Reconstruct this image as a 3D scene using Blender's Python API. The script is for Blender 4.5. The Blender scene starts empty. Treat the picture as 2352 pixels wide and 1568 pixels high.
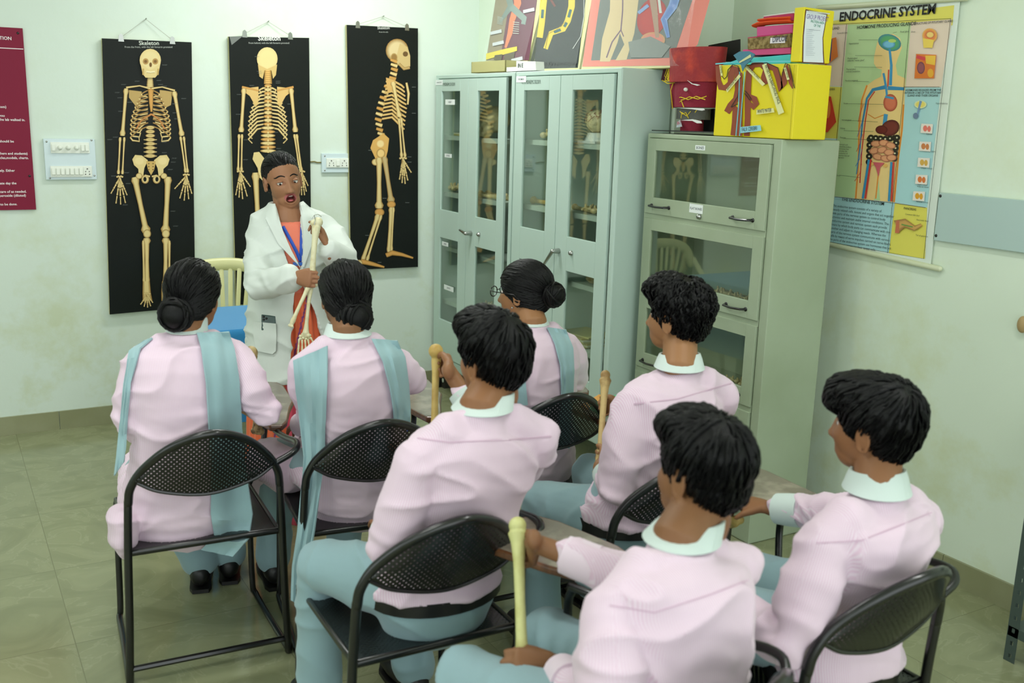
import bpy, bmesh, math, random
from math import sin, cos, pi, sqrt, radians
from mathutils import Vector as V, Matrix, noise
from mathutils.bvhtree import BVHTree
random.seed(7)
SC = bpy.context.scene
COL = SC.collection
# ------------------------------------------------------------------ camera
FPX = 2318.54
CAM = V((0, 0, 1.7132))
RT = V((0.86837659, -0.49512097, 0.02788064)); UP = V((0.08528746, 0.20449408, 0.97514523)); FW = V((0.48851628, 0.84441542, -0.21980548))
cd = bpy.data.cameras.new('camera'); co = bpy.data.objects.new('camera', cd); COL.objects.link(co)
cd.sensor_width = 36; cd.lens = FPX * 36 / 2352
co.matrix_world = Matrix((( RT.x, UP.x, -FW.x, CAM.x), (RT.y, UP.y, -FW.y, CAM.y), (RT.z, UP.z, -FW.z, CAM.z), (0, 0, 0, 1)))
cd.dof.use_dof = True; cd.dof.focus_distance = 4.3; cd.dof.aperture_fstop = 3.6
SC.camera = co
SC.view_settings.view_transform = 'Standard'; SC.view_settings.look = 'None'; SC.view_settings.gamma = 1
SC.view_settings.use_curve_mapping = False
SC.view_settings.exposure = -0.28
# ------------------------------------------------------------------ world and large lights
w = bpy.data.worlds.new('daylight'); SC.world = w; w.use_nodes = True
w.node_tree.nodes['Background'].inputs[0].default_value = (0.93, 1.0, 1.0, 1)
w.node_tree.nodes['Background'].inputs[1].default_value = 2.8
LAMPS = [(1.95, 4.75, 2.93, 0, 34), (0.3, 3.0, 2.93, 0, 20), (-0.9, 1.6, 2.93, 0, 22), (2.0, 1.2, 2.93, pi / 2, 20), (-1.2, 4.2, 2.93, 0, 8)]
for i, (x, y, z, r, e) in enumerate(LAMPS):
    ld = bpy.data.lights.new('tube_light', 'AREA'); ld.shape = 'RECTANGLE'; ld.size = 1.15; ld.size_y = 0.16; ld.energy = e
    ld.color = (0.985, 1.0, 0.975)
    lo = bpy.data.objects.new('tube_light', ld); COL.objects.link(lo); lo.location = (x, y, z - 0.04); lo.rotation_euler = (0, 0, r)

def at(u, v, d):
    return CAM + (FW + RT * ((u - 1176) / FPX) - UP * ((v - 784) / FPX)) * d
def ray(u, v):
    return FW + RT * ((u - 1176) / FPX) - UP * ((v - 784) / FPX)
def onp(u, v, p, n):
    d = ray(u, v); n = V(n); return CAM + d * ((V(p) - CAM).dot(n) / d.dot(n))
def onx(u, v, x): return onp(u, v, (x, 0, 0), (1, 0, 0))
def ony(u, v, y): return onp(u, v, (0, y, 0), (0, 1, 0))
def onz(u, v, z): return onp(u, v, (0, 0, z), (0, 0, 1))
def lin(c):
    r = []
    for k in c[:3]:
        k = k / 255.0
        r.append(k / 12.92 if k <= 0.04045 else ((k + 0.055) / 1.055) ** 2.4)
    return (r[0], r[1], r[2], 1.0)
# ------------------------------------------------------------------ materials
MATS = {}
def mat(name, rgb=None, rough=0.5, metal=0.0, spec=0.5, var=None, bump=None, attr=False, coat=0.0, trans=0.0, alpha=1.0, sheen=0.0, sss=0.0, coord='Object', stretch=(1, 1, 1)):
    """var=(scale, rgb2, lo, hi); bump=(scale, strength, distance)"""
    if name in MATS: return MATS[name]
    m = bpy.data.materials.new(name); m.use_nodes = True; nt = m.node_tree; N = nt.nodes; L = nt.links
    b = N['Principled BSDF']; b.inputs['Roughness'].default_value = rough; b.inputs['Metallic'].default_value = metal
    b.inputs['Specular IOR Level'].default_value = spec; b.inputs['Coat Weight'].default_value = coat; b.inputs['Coat Roughness'].default_value = 0.12
    b.inputs['Transmission Weight'].default_value = trans; b.inputs['Alpha'].default_value = alpha; b.inputs['Sheen Weight'].default_value = sheen
    if sss: b.inputs['Subsurface Weight'].default_value = sss; b.inputs['Subsurface Scale'].default_value = 0.01; b.inputs['Subsurface Radius'].default_value = (1, .4, .2)
    tc = N.new('ShaderNodeTexCoord'); mp = N.new('ShaderNodeMapping'); L.new(tc.outputs[coord], mp.inputs[0]); mp.inputs['Scale'].default_value = stretch
    src = None
    if attr:
        a = N.new('ShaderNodeAttribute'); a.attribute_name = 'col'; src = a.outputs['Color']
    elif rgb: b.inputs['Base Color'].default_value = lin(rgb)
    if var:
        n = N.new('ShaderNodeTexNoise'); n.inputs['Scale'].default_value = var[0]; n.inputs['Detail'].default_value = 6; L.new(mp.outputs[0], n.inputs['Vector'])
        r = N.new('ShaderNodeMapRange'); r.inputs[1].default_value = var[2]; r.inputs[2].default_value = var[3]; L.new(n.outputs[0], r.inputs[0])
        mx = N.new('ShaderNodeMix'); mx.data_type = 'RGBA'; L.new(r.outputs[0], mx.inputs[0])
        if src: L.new(src, mx.inputs[6])
        else: mx.inputs[6].default_value = lin(rgb)
        mx.inputs[7].default_value = lin(var[1]); src = mx.outputs[2]
    if src: L.new(src, b.inputs['Base Color'])
    if bump:
        n = N.new('ShaderNodeTexNoise'); n.inputs['Scale'].default_value = bump[0]; n.inputs['Detail'].default_value = 5; L.new(mp.outputs[0], n.inputs['Vector'])
        bp = N.new('ShaderNodeBump'); bp.inputs['Strength'].default_value = bump[1]; bp.inputs['Distance'].default_value = bump[2]; L.new(n.outputs[0], bp.inputs['Height']); L.new(bp.outputs[0], b.inputs['Normal'])
    MATS[name] = m; return m
def nodes(m): return m.node_tree.nodes, m.node_tree.links, m.node_tree.nodes['Principled BSDF']
# ------------------------------------------------------------------ mesh builder
class MB:
    def __init__(s): s.v = []; s.f = []; s.c = []; s.cur = (200, 200, 200)
    def add(s, vs, fs, col=None, cols=None):
        o = len(s.v); s.v += [V(p) for p in vs]; s.f += [tuple(i + o for i in f) for f in fs]
        if cols: s.c += [lin(c) for c in cols]
        else: s.c += [lin(col or s.cur)] * len(vs)
        return s
    def box(s, a, b, col=None):
        x0, y0, z0 = [min(a[i], b[i]) for i in range(3)]; x1, y1, z1 = [max(a[i], b[i]) for i in range(3)]
        return s.add([(x0, y0, z0), (x1, y0, z0), (x1, y1, z0), (x0, y1, z0), (x0, y0, z1), (x1, y0, z1), (x1, y1, z1), (x0, y1, z1)],
                     [(0, 3, 2, 1), (4, 5, 6, 7), (0, 1, 5, 4), (1, 2, 6, 5), (2, 3, 7, 6), (3, 0, 4, 7)], col)
    def obox(s, c, ax, ay, az, col=None):
        c, ax, ay, az = V(c), V(ax), V(ay), V(az)
        vs = [c + ax * i + ay * j + az * k for k in (-1, 1) for (i, j) in ((-1, -1), (1, -1), (1, 1), (-1, 1))]
        return s.add(vs, [(0, 3, 2, 1), (4, 5, 6, 7), (0, 1, 5, 4), (1, 2, 6, 5), (2, 3, 7, 6), (3, 0, 4, 7)], col)
    def tube(s, pts, r, n=12, side=None, col=None, rnd=True, closed=False):
        pts = [V(p) for p in pts]; m = len(pts); R = [(q if isinstance(q, (tuple, list)) else (q, q)) for q in (r if isinstance(r, (list, tuple)) and len(r) == m else [r] * m)]
        rings = []; up = None
        tang = []
        for i in range(m):
            a = pts[(i - 1) % m] if (closed or i > 0) else pts[0]; b = pts[(i + 1) % m] if (closed or i < m - 1) else pts[-1]
            t = (b - a); t = t.normalized() if t.length > 1e-9 else V((0, 0, 1)); tang.append(t)
        for i in range(m):
            t = tang[i]
            if side is not None:
                sd = V(side[i]) if isinstance(side, list) else V(side); x = (sd - t * sd.dot(t)); x = x.normalized() if x.length > 1e-6 else t.orthogonal().normalized()
            elif up is None: x = t.orthogonal().normalized()
            else:
                x = up - t * up.dot(t); x = x.normalized() if x.length > 1e-6 else t.orthogonal().normalized()
            up = x; y = t.cross(x)
            rings.append((pts[i], x, y, R[i][0], R[i][1]))
        full = []
        if rnd and not closed:
            p, x, y, a, b = rings[0]; t = tang[0]; e = min(a, b)
            for ph in (0.25, 0.6): full.append((p - t * e * cos(ph * pi / 2), x, y, a * sin(ph * pi / 2), b * sin(ph * pi / 2)))
            full += rings
            p, x, y, a, b = rings[-1]; t = tang[-1]; e = min(a, b)
            for ph in (0.6, 0.25): full.append((p + t * e * cos(ph * pi / 2), x, y, a * sin(ph * pi / 2), b * sin(ph * pi / 2)))
        else: full = rings
        vs = []; fs = []
        for (p, x, y, a, b) in full:
            for k in range(n):
                th = 2 * pi * k / n; vs.append(p + x * (a * cos(th)) + y * (b * sin(th)))
        M = len(full)
        for i in range(M if closed else M - 1):
            for k in range(n):
                a = i * n + k; b = i * n + (k + 1) % n; c = ((i + 1) % M) * n + (k + 1) % n; d = ((i + 1) % M) * n + k; fs.append((a, b, c, d))
        if not closed: fs.append(tuple(range(n))[::-1]); fs.append(tuple((M - 1) * n + k for k in range(n)))
        return s.add(vs, fs, col)
    def ell(s, c, r, col=None, rot=None, nu=20, nv=12):
        c = V(c); r = (r, r, r) if not isinstance(r, (tuple, list)) else r; vs = []; fs = []
        M3 = rot if rot is not None else Matrix.Identity(3)
        vs.append(c + M3 @ V((0, 0, r[2])))
        for j in range(1, nv):
            a = pi * j / nv
            for i in range(nu):
                b = 2 * pi * i / nu; vs.append(c + M3 @ V((r[0] * sin(a) * cos(b), r[1] * sin(a) * sin(b), r[2] * cos(a))))
        vs.append(c + M3 @ V((0, 0, -r[2])))
        for i in range(nu): fs.append((0, 1 + i, 1 + (i + 1) % nu))
        for j in range(nv - 2):
            for i in range(nu):
                a = 1 + j * nu + i; b = 1 + j * nu + (i + 1) % nu; fs.append((a, a + nu, b + nu, b))
        e = len(vs) - 1; o = 1 + (nv - 2) * nu
        for i in range(nu): fs.append((o + i, e, o + (i + 1) % nu))
        return s.add(vs, fs, col)
    def slab(s, pts, n, col=None):
        """closed plate: polygon pts extruded by vector n"""
        pts = [V(p) for p in pts]; n = V(n); k = len(pts)
        vs = pts + [p + n for p in pts]
        return s.add(vs, [tuple(range(k))[::-1], tuple(range(k, 2 * k))] + [(i, (i + 1) % k, (i + 1) % k + k, i + k) for i in range(k)], col)
    def grid(s, rows, thick=0.004, col=None, nrm=None):
        """closed thin cloth from rows of points"""
        nr, nc = len(rows), len(rows[0]); P = [[V(p) for p in r] for r in rows]; top = []; bot = []
        for i in range(nr):
            for j in range(nc):
                a = P[min(i + 1, nr - 1)][j] - P[max(i - 1, 0)][j]; b = P[i][min(j + 1, nc - 1)] - P[i][max(j - 1, 0)]
                n = a.cross(b); n = n.normalized() if n.length > 1e-12 else V((0, 0, 1))
                if nrm is not None and n.dot(nrm) < 0: n = -n
                top.append(P[i][j] + n * thick / 2); bot.append(P[i][j] - n * thick / 2)
        N = nr * nc; fs = []
        for i in range(nr - 1):
            for j in range(nc - 1):
                a = i * nc + j; q = (a, a + 1, a + nc + 1, a + nc); fs.append(q); fs.append(tuple(x + N for x in q[::-1]))
        bd = [j for j in range(nc)] + [i * nc + nc - 1 for i in range(1, nr)] + [(nr - 1) * nc + j for j in range(nc - 2, -1, -1)] + [i * nc for i in range(nr - 2, 0, -1)]
        for i in range(len(bd)):
            a, b = bd[i], bd[(i + 1) % len(bd)]; fs.append((b, a, a + N, b + N))
        return s.add(top + bot, fs, col)
    def mesh(s, name, m, off=(0, 0, 0), smooth=True):
        me = bpy.data.meshes.new(name); off = V(off); me.from_pydata([tuple(p - off) for p in s.v], [], s.f); me.update()
        ca = me.color_attributes.new('col', 'FLOAT_COLOR', 'POINT'); flat = []
        for c in s.c: flat += list(c)
        ca.data.foreach_set('color', flat)
        if m: me.materials.append(m)
        if smooth: me.polygons.foreach_set('use_smooth', [True] * len(me.polygons))
        return me
    def build(s, name, m, parent=None, smooth=True, bevel=0.0, auto=None):
        off = V((0, 0, 0)); q = parent
        if parent: off = wloc(parent)
        o = bpy.data.objects.new(name, s.mesh(name, m, off, smooth)); COL.objects.link(o)
        if parent: o.parent = parent
        bm = bmesh.new(); bm.from_mesh(o.data); bmesh.ops.recalc_face_normals(bm, faces=bm.faces); bm.to_mesh(o.data); bm.free()
        if smooth:
            try: o.data.set_sharp_from_angle(angle=radians(auto if auto else 40))
            except Exception: pass
        if bevel:
            md = o.modifiers.new('bevel', 'BEVEL'); md.width = bevel; md.segments = 2; md.limit_method = 'ANGLE'
        return o
def wloc(o):
    p = V((0, 0, 0))
    while o: p += o.location; o = o.parent
    return p
def tag(o, label=None, cat=None, group=None, kind=None):
    if label: o['label'] = label
    if cat: o['category'] = cat
    if group: o['group'] = group
    if kind: o['kind'] = kind
    return o
def empty(name, loc, label=None, cat=None, group=None):
    o = bpy.data.objects.new(name, None); COL.objects.link(o); o.location = loc; o.empty_display_size = .1
    return tag(o, label, cat, group)
def remesh(mb, name, m, parent, voxel, smooth=4, disp=None, colf=None):
    """union of closed shapes grown into one continuous surface"""
    me = mb.mesh('tmp', None, (0, 0, 0), True)
    bm = bmesh.new(); bm.from_mesh(me); bmesh.ops.recalc_face_normals(bm, faces=bm.faces); bm.to_mesh(me); bm.free()
    t = bpy.data.objects.new('tmp', me); COL.objects.link(t)
    md = t.modifiers.new('r', 'REMESH'); md.mode = 'VOXEL'; md.voxel_size = voxel; md.use_smooth_shade = True
    if smooth: sm = t.modifiers.new('s', 'SMOOTH'); sm.factor = 0.5; sm.iterations = smooth
    dg = bpy.context.evaluated_depsgraph_get(); dg.update()
    ev = t.evaluated_get(dg); nm = bpy.data.meshes.new_from_object(ev, depsgraph=dg)
    bpy.data.objects.remove(t); bpy.data.meshes.remove(me)
    nm.name = name; off = wloc(parent) if parent else V((0, 0, 0))
    if disp:
        ns = [v.normal.copy() for v in nm.vertices]
        for v, n in zip(nm.vertices, ns): v.co = disp(v.co.copy(), n)
    a = nm.color_attributes.get('col') or nm.color_attributes.new('col', 'FLOAT_COLOR', 'POINT')
    if colf:
        fl = []
        for v in nm.vertices: fl += list(colf(v.co))
        a.data.foreach_set('color', fl)
    for v in nm.vertices: v.co -= off
    nm.polygons.foreach_set('use_smooth', [True] * len(nm.polygons))
    nm.materials.clear(); nm.materials.append(m); nm.update()
    if name == '_tmp': return nm
    o = bpy.data.objects.new(name, nm); COL.objects.link(o)
    if parent: o.parent = parent
    return o
def bvh(o):
    off = wloc(o); return BVHTree.FromPolygons([v.co + off for v in o.data.vertices], [tuple(p.vertices) for p in o.data.polygons])
# ------------------------------------------------------------------ flat prints and lettering
class Flat:
    """drawings on a plane: map(u,v) gives the place on the surface, n points out of it"""
    def __init__(s, mb, p, n, conv=None, step=0.00007): s.mb = mb; s.p = V(p); s.n = V(n).normalized(); s.k = 0; s.conv = conv or (lambda a, b: (a, b)); s.step = step
    def m(s, a, b):
        u, v = s.conv(a, b); return onp(u, v, s.p, s.n) + s.n * (0.0006 + s.k * s.step)
    def poly(s, pts, col): s.k += 1; vs = [s.m(*p) for p in pts]; s.mb.add(vs, [tuple(range(len(vs)))], col)
    def stroke(s, pts, w, col, edge=None, same=False):
        if not same: s.k += 1
        w = w if isinstance(w, (list, tuple)) else [w] * len(pts); edge = edge or col; vs = []; cs = []
        for i, (x, y) in enumerate(pts):
            a = pts[max(i - 1, 0)]; b = pts[min(i + 1, len(pts) - 1)]; dx, dy = b[0] - a[0], b[1] - a[1]; l = math.hypot(dx, dy) or 1; nx, ny = -dy / l, dx / l
            for q, cc in ((-.5, edge), (-.2, col), (.2, col), (.5, edge)): vs.append(s.m(x + nx * q * w[i], y + ny * q * w[i])); cs.append(cc)
        fs = [(i * 4 + j, i * 4 + j + 1, i * 4 + j + 5, i * 4 + j + 4) for i in range(len(pts) - 1) for j in range(3)]
        s.mb.add(vs, fs, cols=cs)
    def ell(s, cx, cy, rx, ry, col, edge=None, rot=0, n=20):
        s.k += 1; edge = edge or col; vs = [s.m(cx, cy)]; cs = [col]
        for q, cc in ((.65, col), (1, edge)):
            for i in range(n):
                a = 2 * pi * i / n; x, y = rx * q * cos(a), ry * q * sin(a); vs.append(s.m(cx + x * cos(rot) - y * sin(rot), cy + x * sin(rot) + y * cos(rot))); cs.append(cc)
        fs = [(0, 1 + i, 1 + (i + 1) % n) for i in range(n)] + [(1 + i, 1 + n + i, 1 + n + (i + 1) % n, 1 + (i + 1) % n) for i in range(n)]
        s.mb.add(vs, fs, cols=cs)
    def text(s, t, a, b, size, col, align='LEFT', bold=0.0, ang=None, spx=1.0, lsp=1.0, right=None):
        """size in metres; anchored at (a,b) baseline"""
        s.k += 1; o = s.m(a, b)
        r = V(right) if right is not None else (s.m(a + 10, b) - o) if ang is None else (s.m(a + 10 * cos(ang), b + 10 * sin(ang)) - o)
        letter(s.mb, t, o, r.normalized(), s.n, size, col, align, bold, spx, lsp)
def letter(mb, t, o, r, n, size, col, align='LEFT', bold=0.0, spx=1.0, lsp=1.0):
    cu = bpy.data.curves.new('t', 'FONT'); cu.body = t; cu.size = size; cu.align_x = align; cu.offset = bold * size; cu.space_line = lsp; cu.resolution_u = 2
    ob = bpy.data.objects.new('t', cu); COL.objects.link(ob); dg = bpy.context.evaluated_depsgraph_get(); dg.update()
    me = bpy.data.meshes.new_from_object(ob.evaluated_get(dg)); r = V(r).normalized(); n = V(n).normalized(); up = n.cross(r).normalized()
    if len(me.vertices): mb.add([V(o) + r * (v.co.x * spx) + up * v.co.y for v in me.vertices], [tuple(p.vertices) for p in me.polygons], col)
    bpy.data.objects.remove(ob); bpy.data.curves.remove(cu); bpy.data.meshes.remove(me)

# ================================================================== MATERIALS
def wall_mat(name, rgb, stain, lo, hi):
    m = mat(name, rgb, 0.55, spec=.3, bump=(9, .25, .01)); N, L, b = nodes(m)
    g = N.new('ShaderNodeNewGeometry'); sp = N.new('ShaderNodeSeparateXYZ'); L.new(g.outputs['Position'], sp.inputs[0])
    n = N.new('ShaderNodeTexNoise'); n.inputs['Scale'].default_value = 2.6; n.inputs['Detail'].default_value = 8; n.inputs['Roughness'].default_value = .65; L.new(g.outputs['Position'], n.inputs['Vector'])
    r = N.new('ShaderNodeMapRange'); r.inputs[1].default_value = .5; r.inputs[2].default_value = .68; L.new(n.outputs[0], r.inputs[0])
    h = N.new('ShaderNodeMapRange'); h.inputs[1].default_value = lo; h.inputs[2].default_value = hi; h.inputs[3].default_value = .75; h.inputs[4].default_value = .12; L.new(sp.outputs[2], h.inputs[0])
    mu = N.new('ShaderNodeMath'); mu.operation = 'MULTIPLY'; L.new(r.outputs[0], mu.inputs[0]); L.new(h.outputs[0], mu.inputs[1])
    mx = N.new('ShaderNodeMix'); mx.data_type = 'RGBA'; L.new(mu.outputs[0], mx.inputs[0]); mx.inputs[6].default_value = lin(rgb); mx.inputs[7].default_value = lin(stain)
    L.new(mx.outputs[2], b.inputs['Base Color']); return m
WALL = wall_mat('painted_wall', (216, 229, 218), (196, 204, 160), .3, 1.5)
WALLR = wall_mat('painted_wall_right', (221, 234, 216), (208, 215, 172), .3, 2.2)
def floor_mat():
    m = mat('marble_tile', (186, 184, 146), .16, spec=.45); N, L, b = nodes(m)
    g = N.new('ShaderNodeNewGeometry'); mp = N.new('ShaderNodeMapping'); L.new(g.outputs['Position'], mp.inputs[0]); mp.inputs['Location'].default_value = (-.2866, -4.4629 + .6 * 20, 0)
    sp = N.new('ShaderNodeSeparateXYZ'); L.new(mp.outputs[0], sp.inputs[0])
    def M_(op, a, c=None):
        k = N.new('ShaderNodeMath'); k.operation = op
        for i, q in enumerate((a, c)):
            if q is None: continue
            if isinstance(q, (int, float)): k.inputs[i].default_value = q
            else: L.new(q, k.inputs[i])
        return k.outputs[0]
    ds = []
    ids = []
    for ax in (0, 1):
        q = M_('DIVIDE', sp.outputs[ax], .6); fl = M_('FLOOR', q); ids.append(fl); fr = M_('SUBTRACT', q, fl); d = M_('MINIMUM', fr, M_('SUBTRACT', 1.0, fr)); ds.append(d)
    gr = M_('LESS_THAN', M_('MINIMUM', ds[0], ds[1]), .0026)
    idn = M_('ADD', M_('MULTIPLY', ids[0], 3.7), M_('MULTIPLY', ids[1], 5.3))
    cb = N.new('ShaderNodeCombineXYZ'); L.new(idn, cb.inputs[2]); va = N.new('ShaderNodeVectorMath'); L.new(g.outputs['Position'], va.inputs[0]); L.new(cb.outputs[0], va.inputs[1])
    n1 = N.new('ShaderNodeTexNoise'); n1.inputs['Scale'].default_value = 3.2; n1.inputs['Detail'].default_value = 7; n1.inputs['Distortion'].default_value = 2.6; L.new(va.outputs[0], n1.inputs['Vector'])
    r1 = N.new('ShaderNodeValToRGB'); e = r1.color_ramp.elements; e[0].position = .3; e[0].color = lin((131, 135, 102)); e[1].position = .72; e[1].color = lin((148, 152, 118)); x = e.new(.5); x.color = lin((140, 144, 110)); x2 = e.new(.515); x2.color = lin((150, 154, 122)); x3 = e.new(.53); x3.color = lin((142, 146, 112)); L.new(n1.outputs[0], r1.inputs[0])
    mx = N.new('ShaderNodeMix'); mx.data_type = 'RGBA'; L.new(gr, mx.inputs[0]); L.new(r1.outputs[0], mx.inputs[6]); mx.inputs[7].default_value = lin((120, 122, 92)); L.new(mx.outputs[2], b.inputs['Base Color']); return m
FLOOR = floor_mat()
SKIRT = mat('skirting_tile', (140, 142, 108), .3, var=(4, (156, 158, 126), .35, .7))
STEEL = mat('cabinet_paint_blue', (190, 212, 202), .42, bump=(60, .05, .002), coat=.1)
STEEL_IN = mat('cabinet_inside', (190, 204, 194), .5)
SAGE_IN = mat('cabinet_inside_sage', (184, 194, 170), .5)
SAGE = mat('cabinet_paint_sage', (168, 182, 156), .42, var=(3, (158, 172, 144), .4, .7), coat=.1)
SEAM = mat('door_gap', (70, 80, 66), .8)
GLASS = mat('pane_glass', (205, 220, 208), .03, trans=1.0, spec=.5)
def glass_mat():
    m = bpy.data.materials.new('window_pane'); m.use_nodes = True; N = m.node_tree.nodes; L = m.node_tree.links; N.clear()
    o = N.new('ShaderNodeOutputMaterial'); mx = N.new('ShaderNodeMixShader'); t = N.new('ShaderNodeBsdfTransparent'); t.inputs[0].default_value = (.92, .95, .92, 1)
    g = N.new('ShaderNodeBsdfGlossy'); g.inputs['Roughness'].default_value = .02; g.inputs[0].default_value = (.95, 1, .97, 1)
    lw = N.new('ShaderNodeLayerWeight'); lw.inputs[0].default_value = .5; pw = N.new('ShaderNodeMath'); pw.operation = 'POWER'; pw.inputs[1].default_value = 4.0; L.new(lw.outputs['Facing'], pw.inputs[0])
    f = N.new('ShaderNodeMath'); f.operation = 'MULTIPLY_ADD'; f.inputs[1].default_value = .85; f.inputs[2].default_value = .055; L.new(pw.outputs[0], f.inputs[0]); L.new(f.outputs[0], mx.inputs[0]); L.new(t.outputs[0], mx.inputs[1]); L.new(g.outputs[0], mx.inputs[2]); L.new(mx.outputs[0], o.inputs[0]); return m
PANE = glass_mat()
CHROME = mat('metal_handle', (170, 172, 168), .25, 1.0)
BLACKM = mat('black_metal', (11, 12, 12), .3, coat=.4)
PRINT = mat('printed', rough=.42, attr=True, coat=.15)
PRINTM = mat('printed_matte', rough=.7, attr=True)
BONE = mat('bone', (222, 205, 158), .5, var=(35, (184, 160, 104), .45, .75), bump=(120, .15, .002))
PAPER = mat('paper', (236, 240, 236), .7)

# ================================================================== ROOM
XR, YB, XC = 3.295, 5.68, 2.99
def struct(name, mb, m, smooth=False): return tag(mb.build(name, m, None, smooth), kind='structure')
struct('floor', MB().box((-3.2, -2.6, -.1), (XR + .1, YB + .1, 0)), FLOOR)
struct('ceiling', MB().box((-3.2, -2.6, 3.0), (XR + .1, YB + .1, 3.1)), mat('ceiling_paint', (235, 240, 230), .7))
struct('wall_back', MB().box((-3.2, YB, 0), (XR + .1, YB + .1, 3.0)), WALL)
mb = MB().box((XR, -2.6, 0), (XR + .1, YB, 3.0)); struct('wall_right', mb, WALLR)
struct('wall_column', MB().box((XC, 3.74, 0), (XR, YB, 3.0)), WALLR)
lw_ = MB().box((-3.2, -2.6, 0), (-3.1, YB, .85)); lw_.box((-3.2, -2.6, 2.5), (-3.1, YB, 3.0))
for ya, yb_ in ((-2.6, -1.6), (.6, 1.0), (3.4, YB)): lw_.box((-3.2, ya, .85), (-3.1, yb_, 2.5))
struct('wall_left', lw_, WALL)
for i_, (ya, yb_) in enumerate(((-1.6, .6), (1.0, 3.4))):  # window openings added in the unseen wall so daylight brightens the right wall
    fr_ = MB()
    for a_, b_ in (((-3.18, ya, .85), (-3.12, ya + .05, 2.5)), ((-3.18, yb_ - .05, .85), (-3.12, yb_, 2.5)), ((-3.18, ya, .85), (-3.12, yb_, .9)), ((-3.18, ya, 2.45), (-3.12, yb_, 2.5)), ((-3.18, (ya + yb_) / 2 - .025, .85), (-3.12, (ya + yb_) / 2 + .025, 2.5))): fr_.box(a_, b_)
    struct('window_%d' % (i_ + 1), fr_, mat('window_frame', (210, 214, 208), .5))
def skirting(name, a, b, t):
    mb = MB(); a, b = V(a), V(b); d = (b - a); n = int(d.length / .6); t = V(t)
    for i in range(n + 1):
        p = a + d.normalized() * (i * .6 + .0015); q = a + d.normalized() * min((i + 1) * .6 - .0015, d.length)
        if (q - p).length > .01: mb.slab([p, q, q + t, p + t], (0, 0, .098))
    struct(name, mb, SKIRT)
skirting('baseboard_back', (-3.1, YB, 0), (2.99, YB, 0), (0, -.012, 0))
skirting('baseboard_right', (XR, -2.5, 0), (XR, 3.74, 0), (-.012, 0, 0))
LAMPW = mat('lamp_body', (240, 240, 236), .4)
TUBE = mat('lit_tube', (255, 255, 250), .5); N_, L_, b_ = nodes(TUBE); b_.inputs['Emission Color'].default_value = (.95, 1, .94, 1); b_.inputs['Emission Strength'].default_value = 6
for i, (x, y, z, r, e) in enumerate(LAMPS):
    t = empty('ceiling_lamp', (x, y, z), 'white tube lamp fixed to the ceiling', 'lamp', 'tube lamps on the ceiling')
    a = V((cos(r), sin(r), 0)); c = V((x, y, z)); b = V((-a.y, a.x, 0))
    MB().obox(c + V((0, 0, .045)), a * .6, b * .03, V((0, 0, .022))).build('lamp_body', LAMPW, t, False)
    MB().tube([c + a * -.58, c + a * .58], .013, 10).build('tube', TUBE, t)
# ================================================================== STEEL CABINETS
def frame_panel(mb, x, t, y0, y1, z0, z1, holes):
    """steel sheet in the plane x with rectangular window holes (all holes share the y-range)"""
    hy0, hy1 = holes[0][0], holes[0][1]
    mb.box((x, y0, z0), (x + t, hy0, z1)); mb.box((x, hy1, z0), (x + t, y1, z1))
    zs = [z0] + [z for h in sorted(holes, key=lambda h: h[2]) for z in (h[2], h[3])] + [z1]
    for i in range(0, len(zs), 2): mb.box((x, hy0, zs[i]), (x + t, hy1, zs[i + 1]))
def shell(b, X, X2, y0, y1, z0, z1, t, sn, sf, rt, rb):
    """hollow steel box with a front rim: one clean manifold"""
    o = [(X, y0, z0), (X, y1, z0), (X, y1, z1), (X, y0, z1), (X2, y0, z0), (X2, y1, z0), (X2, y1, z1), (X2, y0, z1)]
    i = [(X, y0 + sn, z0 + rb), (X, y1 - sf, z0 + rb), (X, y1 - sf, z1 - rt), (X, y0 + sn, z1 - rt)]
    j = [(X2 - .01, y0 + t, z0 + rb), (X2 - .01, y1 - t, z0 + rb), (X2 - .01, y1 - t, z1 - rt), (X2 - .01, y0 + t, z1 - rt)]
    b.add(o + i + j, [(4, 5, 6, 7), (0, 1, 5, 4), (1, 2, 6, 5), (2, 3, 7, 6), (3, 0, 4, 7), (0, 1, 9, 8), (1, 2, 10, 9), (2, 3, 11, 10), (3, 0, 8, 11), (8, 9, 13, 12), (9, 10, 14, 13), (10, 11, 15, 14), (11, 8, 12, 15), (12, 13, 14, 15)])
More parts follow.
